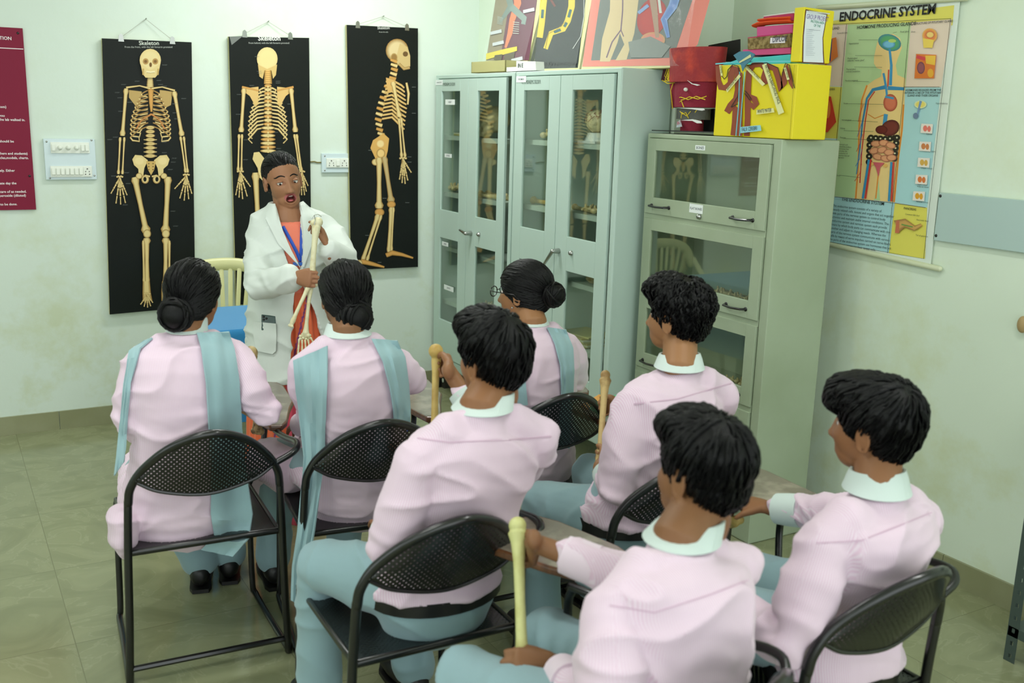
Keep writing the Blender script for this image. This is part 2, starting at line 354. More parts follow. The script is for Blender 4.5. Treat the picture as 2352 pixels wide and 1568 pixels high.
def almirah(y1, y0, label, doors, split, handle, code, shelf_zs, hang):
    """y0<y1 is the near end"""
    X, X2, ZT, ZB = 2.693, XC - .012, 1.926, .165
    c = empty('display_cabinet', ((X + X2) / 2, (y0 + y1) / 2, 0), label, 'cabinet', 'steel display cabinets')
    b = MB(); t = .012
    shell(b, X, X2, y0, y1, ZB, ZT, t, .035, .035, .022, .06)
    b.build('body', STEEL, c, False, bevel=.007)
    MB().box((X2 - .0135, y0 + .013, ZB + .062), (X2 - .0105, y1 - .013, ZT - .023)).build('back_panel', STEEL_IN, c, False)
    for zz in shelf_zs: MB().box((X + .05, y0 + .015, zz - .025), (X2 - .014, y1 - .015, zz)).build('shelf', STEEL_IN, c, False)
    for yy in (y0 + .02, y1 - .05):
        for xx in (X + .01, X2 - .05): MB().box((xx, yy, 0), (xx + .035, yy + .035, ZB)).build('foot', BLACKM, c, False)
    for (a, bb, h) in doors:
        d = MB(); frame_panel(d, X - .006, .016, a + .0015, bb - .0015, ZB + .065, ZT - .026, [(h[0], h[1], .46, .967), (h[0], h[1], 1.136, 1.832)])
        do = d.build('door', STEEL, c, False, bevel=.0015)
        g = MB(); g.box((X + .002, h[0] - .008, .452), (X + .005, h[1] + .008, .975)); g.box((X + .002, h[0] - .008, 1.128), (X + .005, h[1] + .008, 1.84))
        g.build('pane', PANE, do, False)
    hy, hz = handle; hd = MB(); hd.tube([(X - .008, hy, hz), (X - .045, hy, hz)], [.014, .011], 12)
    p2 = (X - .045, hy + hang[0], hz + hang[1]); hd.tube([(X - .045, hy, hz), p2], [.010, .007], 10); hd.build('handle', CHROME, c)
    MB().tube([(X - .007, hang[2], hz + .004), (X - .012, hang[2], hz + .004)], [.014, .012], 14).build('lock', CHROME, c)
    MB().obox((X - .0125, hang[2], hz + .004), (.001, 0, 0), (0, .002, 0), (0, 0, .007)).build('keyhole', BLACKM, c)
    pm = MB(); letter(pm, code[0], V((X - .0075, code[1], code[2])), (0, -1, 0), (-1, 0, 0), .027, (52, 72, 64), 'LEFT', .0, code[3])
    pm.build('painted_number', PRINTM, c, False)
    return c
cab1 = almirah(5.655, 4.705, 'pale blue steel display cabinet in the corner, farther of the two tall ones', [(5.218, 5.64, (5.32, 5.562)), (4.782, 5.216, (4.86, 5.105))], 5.217, (5.147, 1.037), ('M.MDINE/M.C/01/2019.', 5.545, 1.862, .62), [1.575, 1.235, .905, .57], (.07, .012, 5.05))
cab2 = almirah(4.695, 3.756, 'pale blue steel display cabinet, nearer of the two tall ones, with hanging lever handle', [(4.249, 4.683, (4.351, 4.594)), (3.803, 4.247, (3.891, 4.14))], 4.248, (4.204, 1.057), ('V.P.M.MDINE/M.C/02/2019.', 4.62, 1.864, .62), [1.585, 1.248, .907, .58], (.075, -.075, 4.091))
def sticker(name, y0, y1, z0, z1, txt, size, x, parent, col=(236, 242, 240), tc=(90, 96, 104), tilt=0):
    b = MB(); b.slab([(x, y1, z0), (x, y0, z0 + tilt), (x, y0, z1 + tilt), (x, y1, z1)], (-.0006, 0, 0), col)
    if txt: letter(b, txt, V((x - .001, (y0 + y1) / 2, (z0 + z1) / 2 - size * .33)), (0, -1, 0), (-1, 0, 0), size, tc, 'CENTER', .01)
    return b.build(name, PRINTM, parent, False)
sticker('label_sticker', 5.545, 5.645, 1.868, 1.897, 'ARM SKELETON', .009, 2.686, cab1); sticker('label_sticker', 4.575, 4.675, 1.872, 1.903, 'SPECIMENS', .012, 2.686, cab2)
for yz in ((5.39, 5.515, 1.755, 1.785, 'HEART'), (5.42, 5.515, 1.45, 1.472, 'BONES'), (5.45, 5.535, .92, .945, 'SPINE'), (5.37, 5.50, .655, .685, 'JOINTS')):
    sticker('label_sticker', *yz[:4], yz[4], .014, 2.690, cab1)

def bookcase():
    X, X2, y0, y1, ZT = 2.82, 3.13, 2.875, 3.71, 1.647
    c = empty('bookcase_cabinet', ((X + X2) / 2, (y0 + y1) / 2, 0), 'sage green steel cabinet of stacked flap doors with black pulls, models on top', 'cabinet')
    t = .012; b = MB(); shell(b, X, X2, y0, y1, 0, ZT, t, .048, .013, .021, .215); b.build('body', SAGE, c, False, bevel=.008)
    MB().box((X2 - .0135, y0 + .013, .217), (X2 - .0105, y1 - .013, ZT - .023)).build('back_panel', SAGE_IN, c, False)
    for i, (z1, z0) in enumerate(((1.625, 1.294), (1.271, .937), (.915, .58), (.557, .22))):
        MB().box((X + .022, y0 + .014, z0 - .012), (X2 - .014, y1 - .013, z0 + .012)).build('shelf', SAGE_IN, c, False); MB().box((X + .0005, y0 + .0485, z0 - .024), (X + .02, y1 - .0135, z0 + .004)).build('cross_rail', SAGE, c, False)
        if i == 0: pass
        d = MB(); wz1, wz0 = z1 - .052, z0 + .072
        frame_panel(d, X - .008, .016, 2.926, 3.697, z0, z1, [(2.982, 3.64, wz0, wz1)]); do = d.build('door', SAGE, c, False, bevel=.0015)
        MB().box((X - .001, 2.975, wz0 - .006), (X + .002, 3.647, wz1 + .006)).build('pane', PANE, do, False)
        for (ya, yb) in ((3.643, 3.52), (3.108, 2.992)):
            hz = z0 + .036; h = MB(); xx = X - .009
            h.tube([(xx, ya, hz), (xx - .022, ya - .008, hz), (xx - .027, (ya + yb) / 2, hz - .002), (xx - .022, yb + .008, hz), (xx, yb, hz)], [.0055, .005, .0048, .005, .0055], 8); h.ell((xx, ya, hz), (.004, .01, .009)); h.ell((xx, yb, hz), (.004, .01, .009))
            h.build('handle', BLACKM, do)
    MB().tube([(X - .008, 3.311, 1.313), (X - .013, 3.311, 1.313)], [.013, .012], 14).build('lock', CHROME, c)
    sticker('label_sticker', 3.305, 3.368, 1.587, 1.607, 'BONES', .016, X - .0085, c); sticker('label_sticker', 3.293, 3.38, 1.325, 1.362, 'FLAT BONES', .014, X - .0085, c)
    return c
cab3 = bookcase()

# ================================================================== CHARTS ON THE BACK WALL
BK = (0, 1, 0)
def skeleton_chart(label, corners, hooks, peak, drawing, title):
    """black backed chart board hanging just off the wall"""
    yb = YB - .03; P = [ony(u, v, yb) for (u, v) in corners]; cx = sum((p.x for p in P)) / 4
    root = empty('skeleton_chart', (cx, YB - .02, P[3].z), label, 'wall chart', 'black skeleton charts on the back wall')
    MB().slab(P, (0, .022, 0)).build('board', mat('chart_edge', (196, 188, 138), .6), root, False)
    f = MB(); pr = Flat(f, (0, yb, 0), (0, -1, 0)); pr.poly(corners, (18, 23, 20))
    drawing(pr)
    cxx = (corners[0][0] + corners[1][0]) / 2; cy = corners[0][1] + 12
    f.build('print', CHART, root, False)
    for (u, v) in hooks:
        h = MB(); p = ony(u, v, yb - .004); h.slab([p + V((-.014, 0, -.02)), p + V((.014, 0, -.02)), p + V((.010, 0, .012)), p + V((0, 0, .02)), p + V((-.010, 0, .012))], (0, .004, 0)); h.build('clip', CHROME, root, False)
    s = MB(); pk = ony(peak[0], peak[1], YB - .012)
    s.tube([ony(*hooks[0], yb), pk, ony(*hooks[1], yb)], .0012, 6); s.build('string', mat('grey_string', (170, 170, 160), .8), root)
    n = MB(); n.tube([pk + V((0, .008, 0)), pk + V((0, -.012, .003))], .003, 8); n.build('nail', CHROME, root)
    return root
CHART = mat('chart_print', rough=.5, attr=True, spec=.2, coat=.05, bump=(7, .4, .008))
BC, BE, BO = (226, 203, 142), (150, 112, 52), (214, 160, 88)
DK = (18, 23, 20)
def limb(p, a, b, w, k0=1.7, k1=1.8, col=BC, ed=BE):
    (x0, y0), (x1, y1) = a, b; t = [0, .06, .13, .5, .87, .94, 1]; ww = [k0 * .7, k0, 1.15, .9, 1.1, k1, k1 * .75]
    p.stroke([(x0 + (x1 - x0) * q, y0 + (y1 - y0) * q) for q in t], [w * q for q in ww], col, ed)
def fan(p, c, tips, w):
    for t in tips:
        for q0, q1, ww in ((0, .38, 1), (.41, .68, .85), (.71, 1, .65)):
            a = (c[0] + (t[0] - c[0]) * q0, c[1] + (t[1] - c[1]) * q0); b = (c[0] + (t[0] - c[0]) * q1, c[1] + (t[1] - c[1]) * q1)
            p.stroke([a, ((a[0] + b[0]) / 2, (a[1] + b[1]) / 2), b], [w * ww * 1.25, w * ww * .8, w * ww * 1.2], BC, BE)
    for k in range(5): p.ell(c[0] + (k - 2) * w * .7, c[1] - w * (.6 + .3 * (k % 2)), w * .6, w * .55, BC, BE)
def minilabels(p, spots, n=2, w=16):
    for (x, y) in spots:
        for k in range(n): p.stroke([(x, y + k * 3.4), (x + w - 4 * (k % 2), y + k * 3.4)], .9, (120, 126, 122))
def zz(f=.3444): return lambda a, b: (a * f, b * f)
def draw_front(p):
    o = p.conv; p.conv = zz()
    p.text('Skeleton', 995, 300, .029, (215, 220, 210), 'CENTER', .01); p.text('From the front, with the left forearm pronated', 993, 319, .0125, (190, 195, 188), 'CENTER')
    for s, cx in ((-1, 905), (1, 1110)): p.poly([(cx - 45 * 1, 600), (cx + 40, 610), (cx + 30, 700), (cx - 10 * s, 720), (cx - 45, 650)], (190, 160, 100))
    for i in range(11):
        y = 608 + i * 24; w = 60 + 75 * sin(min(i / 7.5, 1) * pi / 2); sag = 18 + 5 * i
        for s in (-1, 1):
            p.stroke([(1003 + s * 16, y - 6), (1003 + s * w * .6, y - 2 + sag * .3), (1003 + s * w, y + sag), ], [8, 9, 9], (176, 140, 82), (120, 88, 44))
            e = [1003 + s * (18 + max(0, i - 5) * 12), y + sag + (22 if i < 7 else 10) - i * 1.5]
            p.stroke([(1003 + s * w, y + sag), (1003 + s * w * .88, y + sag + 20), (1003 + s * w * .55, y + sag + 26 - max(0, 5 - i) * 2), tuple(e)], [10, 12, 11, 8], BC, BE)
    for s in (-1, 1): p.stroke([(1010, 760), (1003 + s * 60, 800), (1003 + s * 95, 860)], [14, 9, 12], (205, 140, 80), (150, 100, 50))
    p.stroke([(1005, 585), (1005, 620), (1007, 690), (1009, 745)], [44, 34, 26, 12], BO, BE)
    for y, w in [(520 + 11 * k, 40 + 2 * k) for k in range(6)]: p.ell(1000, y, w * .5, 7, BC, BE)
    for k in range(8): p.ell(1001, 850 + 0 * k + k * 27, 30 + k, 13, BC, BE); p.ell(1001, 850 + k * 27, 18, 6, (205, 178, 112))
    for k in range(3, 8):
        for s in (-1, 1): p.stroke([(1001 + s * 20, 852 + k * 27), (1001 + s * 44, 850 + k * 27)], [8, 5], BC, BE)
    p.stroke([(1000, 590), (930, 572), (840, 584)], [14, 9, 14], BC, BE); p.stroke([(1010, 590), (1080, 580), (1165, 604)], [14, 9, 14], BC, BE)
    limb(p, (840, 590), (815, 905), 22); limb(p, (1160, 610), (1212, 905), 22)
    limb(p, (828, 915), (815, 1160), 11); limb(p, (800, 915), (788, 1160), 12); limb(p, (1202, 910), (1236, 1150), 12); limb(p, (1224, 910), (1250, 1150), 11)
    fan(p, (797, 1185), [(738, 1290), (772, 1355), (803, 1362), (835, 1352), (846, 1300)], 12); fan(p, (1240, 1172), [(1162, 1258), (1197, 1322), (1226, 1336), (1256, 1326), (1277, 1290)], 12)
    for s in (-1, 1):
        c = 1004
        p.poly([(c + s * 20, 1068), (c + s * 60, 1036), (c + s * 105, 1032), (c + s * 124, 1062), (c + s * 112, 1100), (c + s * 84, 1125), (c + s * 82, 1160), (c + s * 52, 1175), (c + s * 44, 1120)], BC)
        p.ell(c + s * 78, 1072, 36, 30, (236, 214, 156), BC)
        p.ell(c + s * 38, 1194, 26, 30, BC, BE); p.ell(c + s * 40, 1194, 11, 16, DK)
        p.stroke([(c + s * 6, 1176), (c + s * 40, 1168)], 12, BC, BE)
    p.poly([(972, 1074), (1036, 1074), (1026, 1130), (1005, 1168), (984, 1130)], (206, 172, 102))
    for k in range(3):
        for s in (-1, 1): p.ell(1004 + s * 14, 1090 + k * 20, 4, 4, (90, 66, 34))
    limb(p, (895, 1180), (974, 1548), 34, 1.6, 1.9); limb(p, (1118, 1178), (1100, 1548), 34, 1.6, 1.9); p.ell(925, 1172, 22, 20, BC, BE); p.ell(1090, 1172, 22, 20, BC, BE)
    p.conv = o
    p.ell(337, 536, 9, 10, BC, BE); p.ell(380, 536, 9, 10, BC, BE)
    limb(p, (336, 546), (337, 648), 10, 1.9, 1.3); limb(p, (328, 552), (330, 648), 5, 1.3, 1.4); limb(p, (380, 546), (379, 650), 10, 1.9, 1.3); limb(p, (388, 552), (388, 648), 5, 1.3, 1.4)
    p.stroke([(335, 645), (336, 672), (338, 690)], [16, 19, 22], BC, BE); p.stroke([(378, 645), (378, 670), (378, 690)], [14, 17, 16], BC, BE)
    fan(p, (337, 676), [(322, 698), (330, 703), (338, 705), (345, 702), (350, 694)], 4.2)
    p.conv = zz()
    p.ell(999, 402, 71, 76, (232, 212, 156), BC); p.poly([(934, 425), (948, 492), (968, 518), (1032, 518), (1054, 490), (1066, 425), (1000, 470)], BC)
    p.stroke([(952, 458), (952, 500)], 12, (196, 164, 100)); p.stroke([(1052, 458), (1048, 500)], 12, (196, 164, 100))
    for s in (-1, 1): p.ell(1000 + s * 32, 410, 20, 21, (176, 138, 82), (196, 160, 98)); p.ell(1000 + s * 32, 410, 12, 12, (128, 94, 52), (176, 138, 82))
    p.ell(1001, 432, 9, 16, (110, 80, 44), (150, 116, 66)); p.stroke([(972, 478), (1000, 482), (1030, 478)], 12, (240, 226, 180)); p.stroke([(974, 484), (1000, 488), (1028, 484)], 2, (150, 120, 72))
    minilabels(p, [(1078, 432), (895, 540), (1040, 535), (805, 562), (1050, 562), (1075, 573), (762, 615), (1205, 655), (780, 650), (845, 680), (1145, 690), (785, 740), (1148, 750), (1158, 790), (750, 912), (712, 928), (892, 914), (1075, 935), (1075, 945), (1075, 1015), (1142, 1052), (1135, 1078), (1115, 1127), (825, 1148), (738, 1170), (835, 1220), (815, 1362), (1132, 1404), (1150, 1503)], 2, 34)
    p.conv = o
def draw_back(p):
    o = p.conv; p.conv = zz()
    p.text('Skeleton', 1797, 270, .036, (225, 228, 220), 'CENTER', .02); p.text('From behind, with the left forearm pronated', 1795, 292, .0125, (190, 195, 188), 'CENTER')
    p.poly([(1530, 244), (1620, 240), (1545, 300)], (120, 124, 120))
    for i in range(12):
        y = 585 + i * 24; w = 55 + 74 * sin(min(i / 8, 1) * pi / 2); sag = 14 + 6 * i
        for s in (-1, 1): p.stroke([(1785 + s * 14, y), (1785 + s * w * .55, y + sag * .15), (1785 + s * w, y + sag), (1785 + s * w * .8, y + sag + 26)], [10, 13, 12, 8], BC, BE)
    for s in (-1, 1):
        p.poly([(1785 + s * 62, 578), (1785 + s * 150, 588), (1785 + s * 166, 606), (1785 + s * 120, 640), (1785 + s * 80, 712), (1785 + s * 64, 690)], (222, 186, 118)); p.stroke([(1785 + s * 60, 606), (1785 + s * 120, 590), (1785 + s * 172, 580)], [10, 12, 16], BO, BE)
    for k in range(22):
        y = 470 + k * 25.5; w = 24 + .8 * k; p.ell(1786, y, w * (1.3 if k > 14 else .9), 12, BC if k % 2 else (216, 166, 96), BE); p.ell(1786, y + 6, 6, 9, (236, 214, 150), BE)
    p.ell(1780, 392, 69, 77, (234, 210, 148), BC); p.poly([(1718, 430), (1728, 510), (1750, 526), (1762, 470), (1808, 470), (1818, 526), (1838, 500), (1846, 430), (1780, 460)], (214, 184, 118))
    p.stroke([(1784, 468), (1785, 560)], [44, 54], (226, 180, 104), BE)
    for k in range(7): p.stroke([(1762, 478 + 13 * k), (1806, 478 + 13 * k)], 2, (160, 116, 60))
    limb(p, (1625, 590), (1606, 880), 22); limb(p, (1938, 590), (1968, 880), 22)
    limb(p, (1612, 895), (1608, 1140), 11); limb(p, (1592, 895), (1586, 1140), 12); limb(p, (1976, 895), (2008, 1140), 12); limb(p, (1960, 895), (1996, 1140), 11)
    fan(p, (1600, 1150), [(1570, 1300), (1592, 1316), (1616, 1326), (1646, 1308), (1668, 1244)], 12); fan(p, (2010, 1150), [(2052, 1238), (2040, 1276), (2028, 1300), (2008, 1300), (1990, 1280)], 11)
    for s, c in ((-1, 1785), (1, 1785)):
        p.poly([(c + s * 15, 1070), (c + s * 60, 1012), (c + s * 95, 1016), (c + s * 104, 1060), (c + s * 70, 1120), (c + s * 60, 1180), (c + s * 30, 1210), (c + s * 30, 1120)], BC)
    limb(p, (1700, 1150), (1722, 1560), 34, 1.6, 1.8); limb(p, (1870, 1150), (1850, 1560), 34, 1.6, 1.8)
    minilabels(p, [(1695, 376), (1710, 474), (1715, 486), (1835, 540), (1835, 552), (1660, 568), (1576, 628), (1912, 692), (1570, 760), (1820, 880), (1885, 884), (1840, 988), (1620, 930), (1618, 1062)], 2, 32)
    p.conv = o
    for x in (594, 636): limb(p, (x, 540), (x, 600), 10)
def draw_side(p):
    p.text('Skeleton', 881, 67, .022, (205, 208, 200), 'CENTER', .01); p.text('From the side', 881, 75, .010, (180, 184, 176), 'CENTER')
    p.ell(912, 116, 26, 27, (216, 196, 148), BE); p.poly([(918, 100), (936, 108), (942, 128), (942, 152), (932, 160), (915, 150), (908, 140)], (206, 180, 124)); p.ell(931, 124, 6, 6, (110, 84, 50)); p.stroke([(916, 146), (928, 158), (941, 155)], [6, 7, 7], (190, 160, 104), BE); p.ell(905, 132, 8, 10, (150, 116, 66), (190, 160, 100))
    pts = [(905, 140), (906, 160), (902, 180), (890, 200), (880, 225), (873, 250), (869, 275), (872, 298), (878, 318), (874, 335)]
    for i in range(len(pts) - 1):
        for q in (0, .5):
            x = pts[i][0] + (pts[i + 1][0] - pts[i][0]) * q; y = pts[i][1] + (pts[i + 1][1] - pts[i][1]) * q; p.stroke([(x - 8, y - 3), (x + 7, y + 2)], [6, 9], BC if q else (206, 156, 84), BE)
    for i in range(11):
        y = 188 + i * 8.5; p.stroke([(886 - i * .9, y), (900, y - 4), (922, y + 8 + i), (934 - abs(i - 5) * 1.2, y + 14 + i * 1.0)], [5, 5.5, 5, 4], (220, 186, 118), (140, 100, 48))
    p.poly([(886, 178), (906, 184), (902, 206), (890, 214)], (214, 172, 104)); p.stroke([(933, 190), (938, 215), (936, 240)], [5, 6, 4], BC, BE)
    limb(p, (902, 188), (917, 268), 8); limb(p, (916, 272), (922, 360), 4.5); limb(p, (921, 272), (930, 360), 4); fan(p, (925, 366), [(917, 412), (923, 420), (930, 422), (936, 414), (944, 396)], 4.5)
    p.poly([(856, 322), (880, 306), (893, 318), (890, 345), (884, 370), (866, 374), (856, 352), (850, 340)], (216, 170, 96)); p.ell(874, 352, 10, 11, (236, 200, 130), BE); p.ell(862, 372, 9, 8, BC, BE); p.ell(873, 330, 10, 10, (238, 212, 150), BO)
    limb(p, (882, 360), (898, 464), 10, 1.4, 1.8, (200, 176, 124)); limb(p, (870, 362), (870, 478), 11, 1.5, 1.9); p.ell(871, 487, 11, 9, BO, BE); p.ell(898, 469, 10, 8, BO, BE)
    limb(p, (868, 492), (832, 598), 8, 1.6, 1.3); limb(p, (875, 494), (842, 598), 4.5); limb(p, (898, 476), (892, 578), 8, 1.6, 1.3); limb(p, (903, 476), (898, 576), 4)
    p.stroke([(820, 606), (832, 600), (856, 606), (882, 613)], [10, 12, 9, 4], BO, BE); p.ell(824, 603, 8, 7, BC, BE); p.stroke([(886, 586), (900, 580), (922, 584), (948, 592)], [10, 12, 8, 4], BO, BE)
    minilabels(p, [(878, 455), (935, 360), (935, 372), (838, 540), (945, 200), (945, 260), (845, 345), (866, 602), (930, 465)], 1, 9)
skeleton_chart('black chart of a skeleton seen from the front, leftmost of the three', [(234, 88), (440, 97), (449, 704), (252, 722)], [(278, 86), (396, 92)], (335, 44), draw_front, 'Skeleton')
skeleton_chart('black chart of a skeleton seen from behind, hanging behind the teacher', [(525, 84), (710, 87), (716, 690), (543, 700)], [(562, 77), (667, 82)], (616, 50), draw_back, 'Skeleton')
skeleton_chart('black chart of a skeleton seen from the side, beside the corner cabinet', [(796, 57), (960, 65), (960, 613), (806, 620)], [(822, 56), (935, 62)], (880, 38), draw_side, 'Skeleton')

# maroon notice board
def notice():
    y = YB - .012; r = empty('notice_board', (.1, y, 1.17), 'maroon notice board with white lettering, left end of the back wall', 'notice board')
    a, b = ony(52, 65, y), ony(83, 481, y); xr = (a.x + b.x) / 2
    MB().box((xr - .9, y, b.z), (xr, y + .01, a.z)).build('panel', mat('maroon_acrylic', (128, 28, 56), .5, spec=.2), r, False)
    f = MB(); W = (238, 225, 228)
    def t(s, u, v, sz, al='RIGHT'):
        p = ony(u, v, y - .0015); letter(f, s, p, (1, 0, 0), (0, -1, 0), sz, W, al, .02)
    t('SAFE EDUCATION', 27, 92, .022)
    for s, u, v in (('system)', 15, 248), ('before you', 11, 268), ('note when you come into the lab walked in.', 58, 278), ('all bones should be', 32, 327), ('(teachers and students)', 64, 355), ('articles,models, charts.', 66, 365), ('separately. Either', 34, 394), ('alternate day the', 38, 423), ('taken care of as needed.', 61, 442), ('hydrogen peroxide (diluted)', 60, 451), ('cleaning has to be done.', 40, 471)): t(s, u, v, .0165)
    p = ony(0, 110, y - .0015); f.box((xr - .89, y - .002, p.z - .002), (xr - .004, y - .001, p.z + .002), W)
    f.build('lettering', PRINTM, r, False)
    for (u, v) in ((41, 76), (68, 404)): q = ony(u, v, y); MB().ell(q, (.006, .004, .006), nu=10, nv=8).build('screw', BLACKM, r)
notice()
# switch boards
SWP = mat('switch_plate', (206, 222, 226), .25, coat=.3); SWW = mat('switch_white', (232, 236, 226), .35)
def switchboard(label, c0, c1, rows, screws):
    y = YB - .016; a = ony(*c0, y); b = ony(*c1, y); r = empty('switch_board', ((a.x + b.x) / 2, y, b.z), label, 'switch board')
    MB().box((a.x, y, b.z), (b.x, YB - .001, a.z)).build('plate', SWP, r, False, bevel=.002)
    for (u0, v0, u1, v1, cells) in rows:
        p, q = ony(u0, v0, y), ony(u1, v1, y); z0, z1 = q.z, p.z; MB().box((p.x, y - .006, z0), (q.x, y, z1)).build('switch_frame', SWW, r, False, bevel=.001)
        n = sum(wd for k, wd in cells); x = p.x + .003; wu = (q.x - p.x - .006) / n
        for k, wd in cells:
            x2 = x + wu * wd; cx = (x + x2) / 2; cz = (z0 + z1) / 2; h = (z1 - z0)
            if k == 's': MB().obox((cx, y - .009, cz), (wu * .38, 0, 0), (0, .004, -.001), (0, .001, h * .3)).build('switch', SWW, r, False, bevel=.001)
            elif k == 'k': MB().tube([(cx, y - .006, cz), (cx, y - .016, cz)], [wu * .62, wu * .55], 20).build('dimmer_knob', SWW, r)
            else:
                so = MB().box((x + .001, y - .0075, z0 + .004), (x2 - .001, y - .006, z1 - .004)).build('socket', SWW, r, False); hb = MB()
                for dx, dz, rr in ((0, .24, .0035), (-.22, 0, .0025), (.22, 0, .0025), (-.25, -.25, .003), (.25, -.25, .003)): hb.tube([(cx + dx * wu * wd, y - .0078, cz + dz * h), (cx + dx * wu * wd, y - .0085, cz + dz * h)], rr, 8)
                hb.build('socket_holes', BLACKM, so)
            x = x2
    for (u, v) in screws: MB().ell(ony(u, v, y), (.005, .003, .005), nu=10, nv=8).build('screw', CHROME, r)
switchboard('white switch board with two rows of switches, left of the first chart', (99, 318), (223, 412), [(115, 326, 206, 352, [('s', 1), ('k', 2), ('k', 2), ('k', 2), ('s', 1), ('s', 1)]), (115, 381, 212, 406, [('s', 1)] * 7 + [('o', 1.8)])], [(107, 325), (210, 322), (115, 409), (217, 403)])
switchboard('small white socket board between the second and third charts', (739, 352), (806, 396), [(749, 363, 801, 385, [('o', 2), ('s', 1), ('o', 2)])], [(746, 358), (746, 391)])
mb = MB(); mb.tube([ony(708, 372, YB - .003), ony(722, 371, YB - .004), ony(728, 373, YB - .004), ony(741, 373, YB - .003)], .004, 6)
tag(mb.build('wire', mat('old_wire', (120, 112, 66), .8)), 'short dusty wire between the chart and the small socket board', 'wire')
# ================================================================== CHAIRS
def perforated(name, axes, pitch=.0105):
    m = mat(name, (12, 13, 13), .38, coat=.3); N, L, b = nodes(m); o = N['Material Output']
    tc = N.new('ShaderNodeTexCoord'); sp = N.new('ShaderNodeSeparateXYZ'); L.new(tc.outputs['Object'], sp.inputs[0])
    cb = N.new('ShaderNodeCombineXYZ'); L.new(sp.outputs[axes[0]], cb.inputs[0]); L.new(sp.outputs[axes[1]], cb.inputs[1])
    vo = N.new('ShaderNodeTexVoronoi'); vo.voronoi_dimensions = '2D'; vo.inputs['Randomness'].default_value = 0; vo.inputs['Scale'].default_value = 1 / pitch
    mp = N.new('ShaderNodeMapping'); mp.inputs['Rotation'].default_value = (0, 0, pi / 4); L.new(cb.outputs[0], mp.inputs[0]); L.new(mp.outputs[0], vo.inputs['Vector'])
    lt = N.new('ShaderNodeMath'); lt.operation = 'LESS_THAN'; lt.inputs[1].default_value = .21; L.new(vo.outputs['Distance'], lt.inputs[0])
    tr = N.new('ShaderNodeBsdfTransparent'); mx = N.new('ShaderNodeMixShader'); L.new(lt.outputs[0], mx.inputs[0]); L.new(b.outputs[0], mx.inputs[1]); L.new(tr.outputs[0], mx.inputs[2]); L.new(mx.outputs[0], o.inputs[0]); return m
PERF_B = perforated('perforated_back', (0, 2)); PERF_S = perforated('perforated_seat', (0, 1))
PADW = mat('pad_wood', (112, 70, 42), .3, var=(14, (84, 50, 30), .4, .7), coat=.3, stretch=(1, 6, 1))
PADT = mat('pad_top_worn', (128, 116, 104), .22, var=(9, (170, 158, 144), .45, .62), coat=.5)
def arc_pts(ctrl, n=6):
    out = []
    P = [V(c) for c in ctrl]; P = [P[0] * 2 - P[1]] + P + [P[-1] * 2 - P[-2]]
    for i in range(1, len(P) - 2):
        for k in range(n):
            t = k / n; a, b, c, d = P[i - 1], P[i], P[i + 1], P[i + 2]
            out.append(.5 * ((2 * b) + (c - a) * t + (2 * a - 5 * b + 4 * c - d) * t * t + (3 * b - a - 3 * c + d) * t ** 3))
    out.append(P[-2]); return out
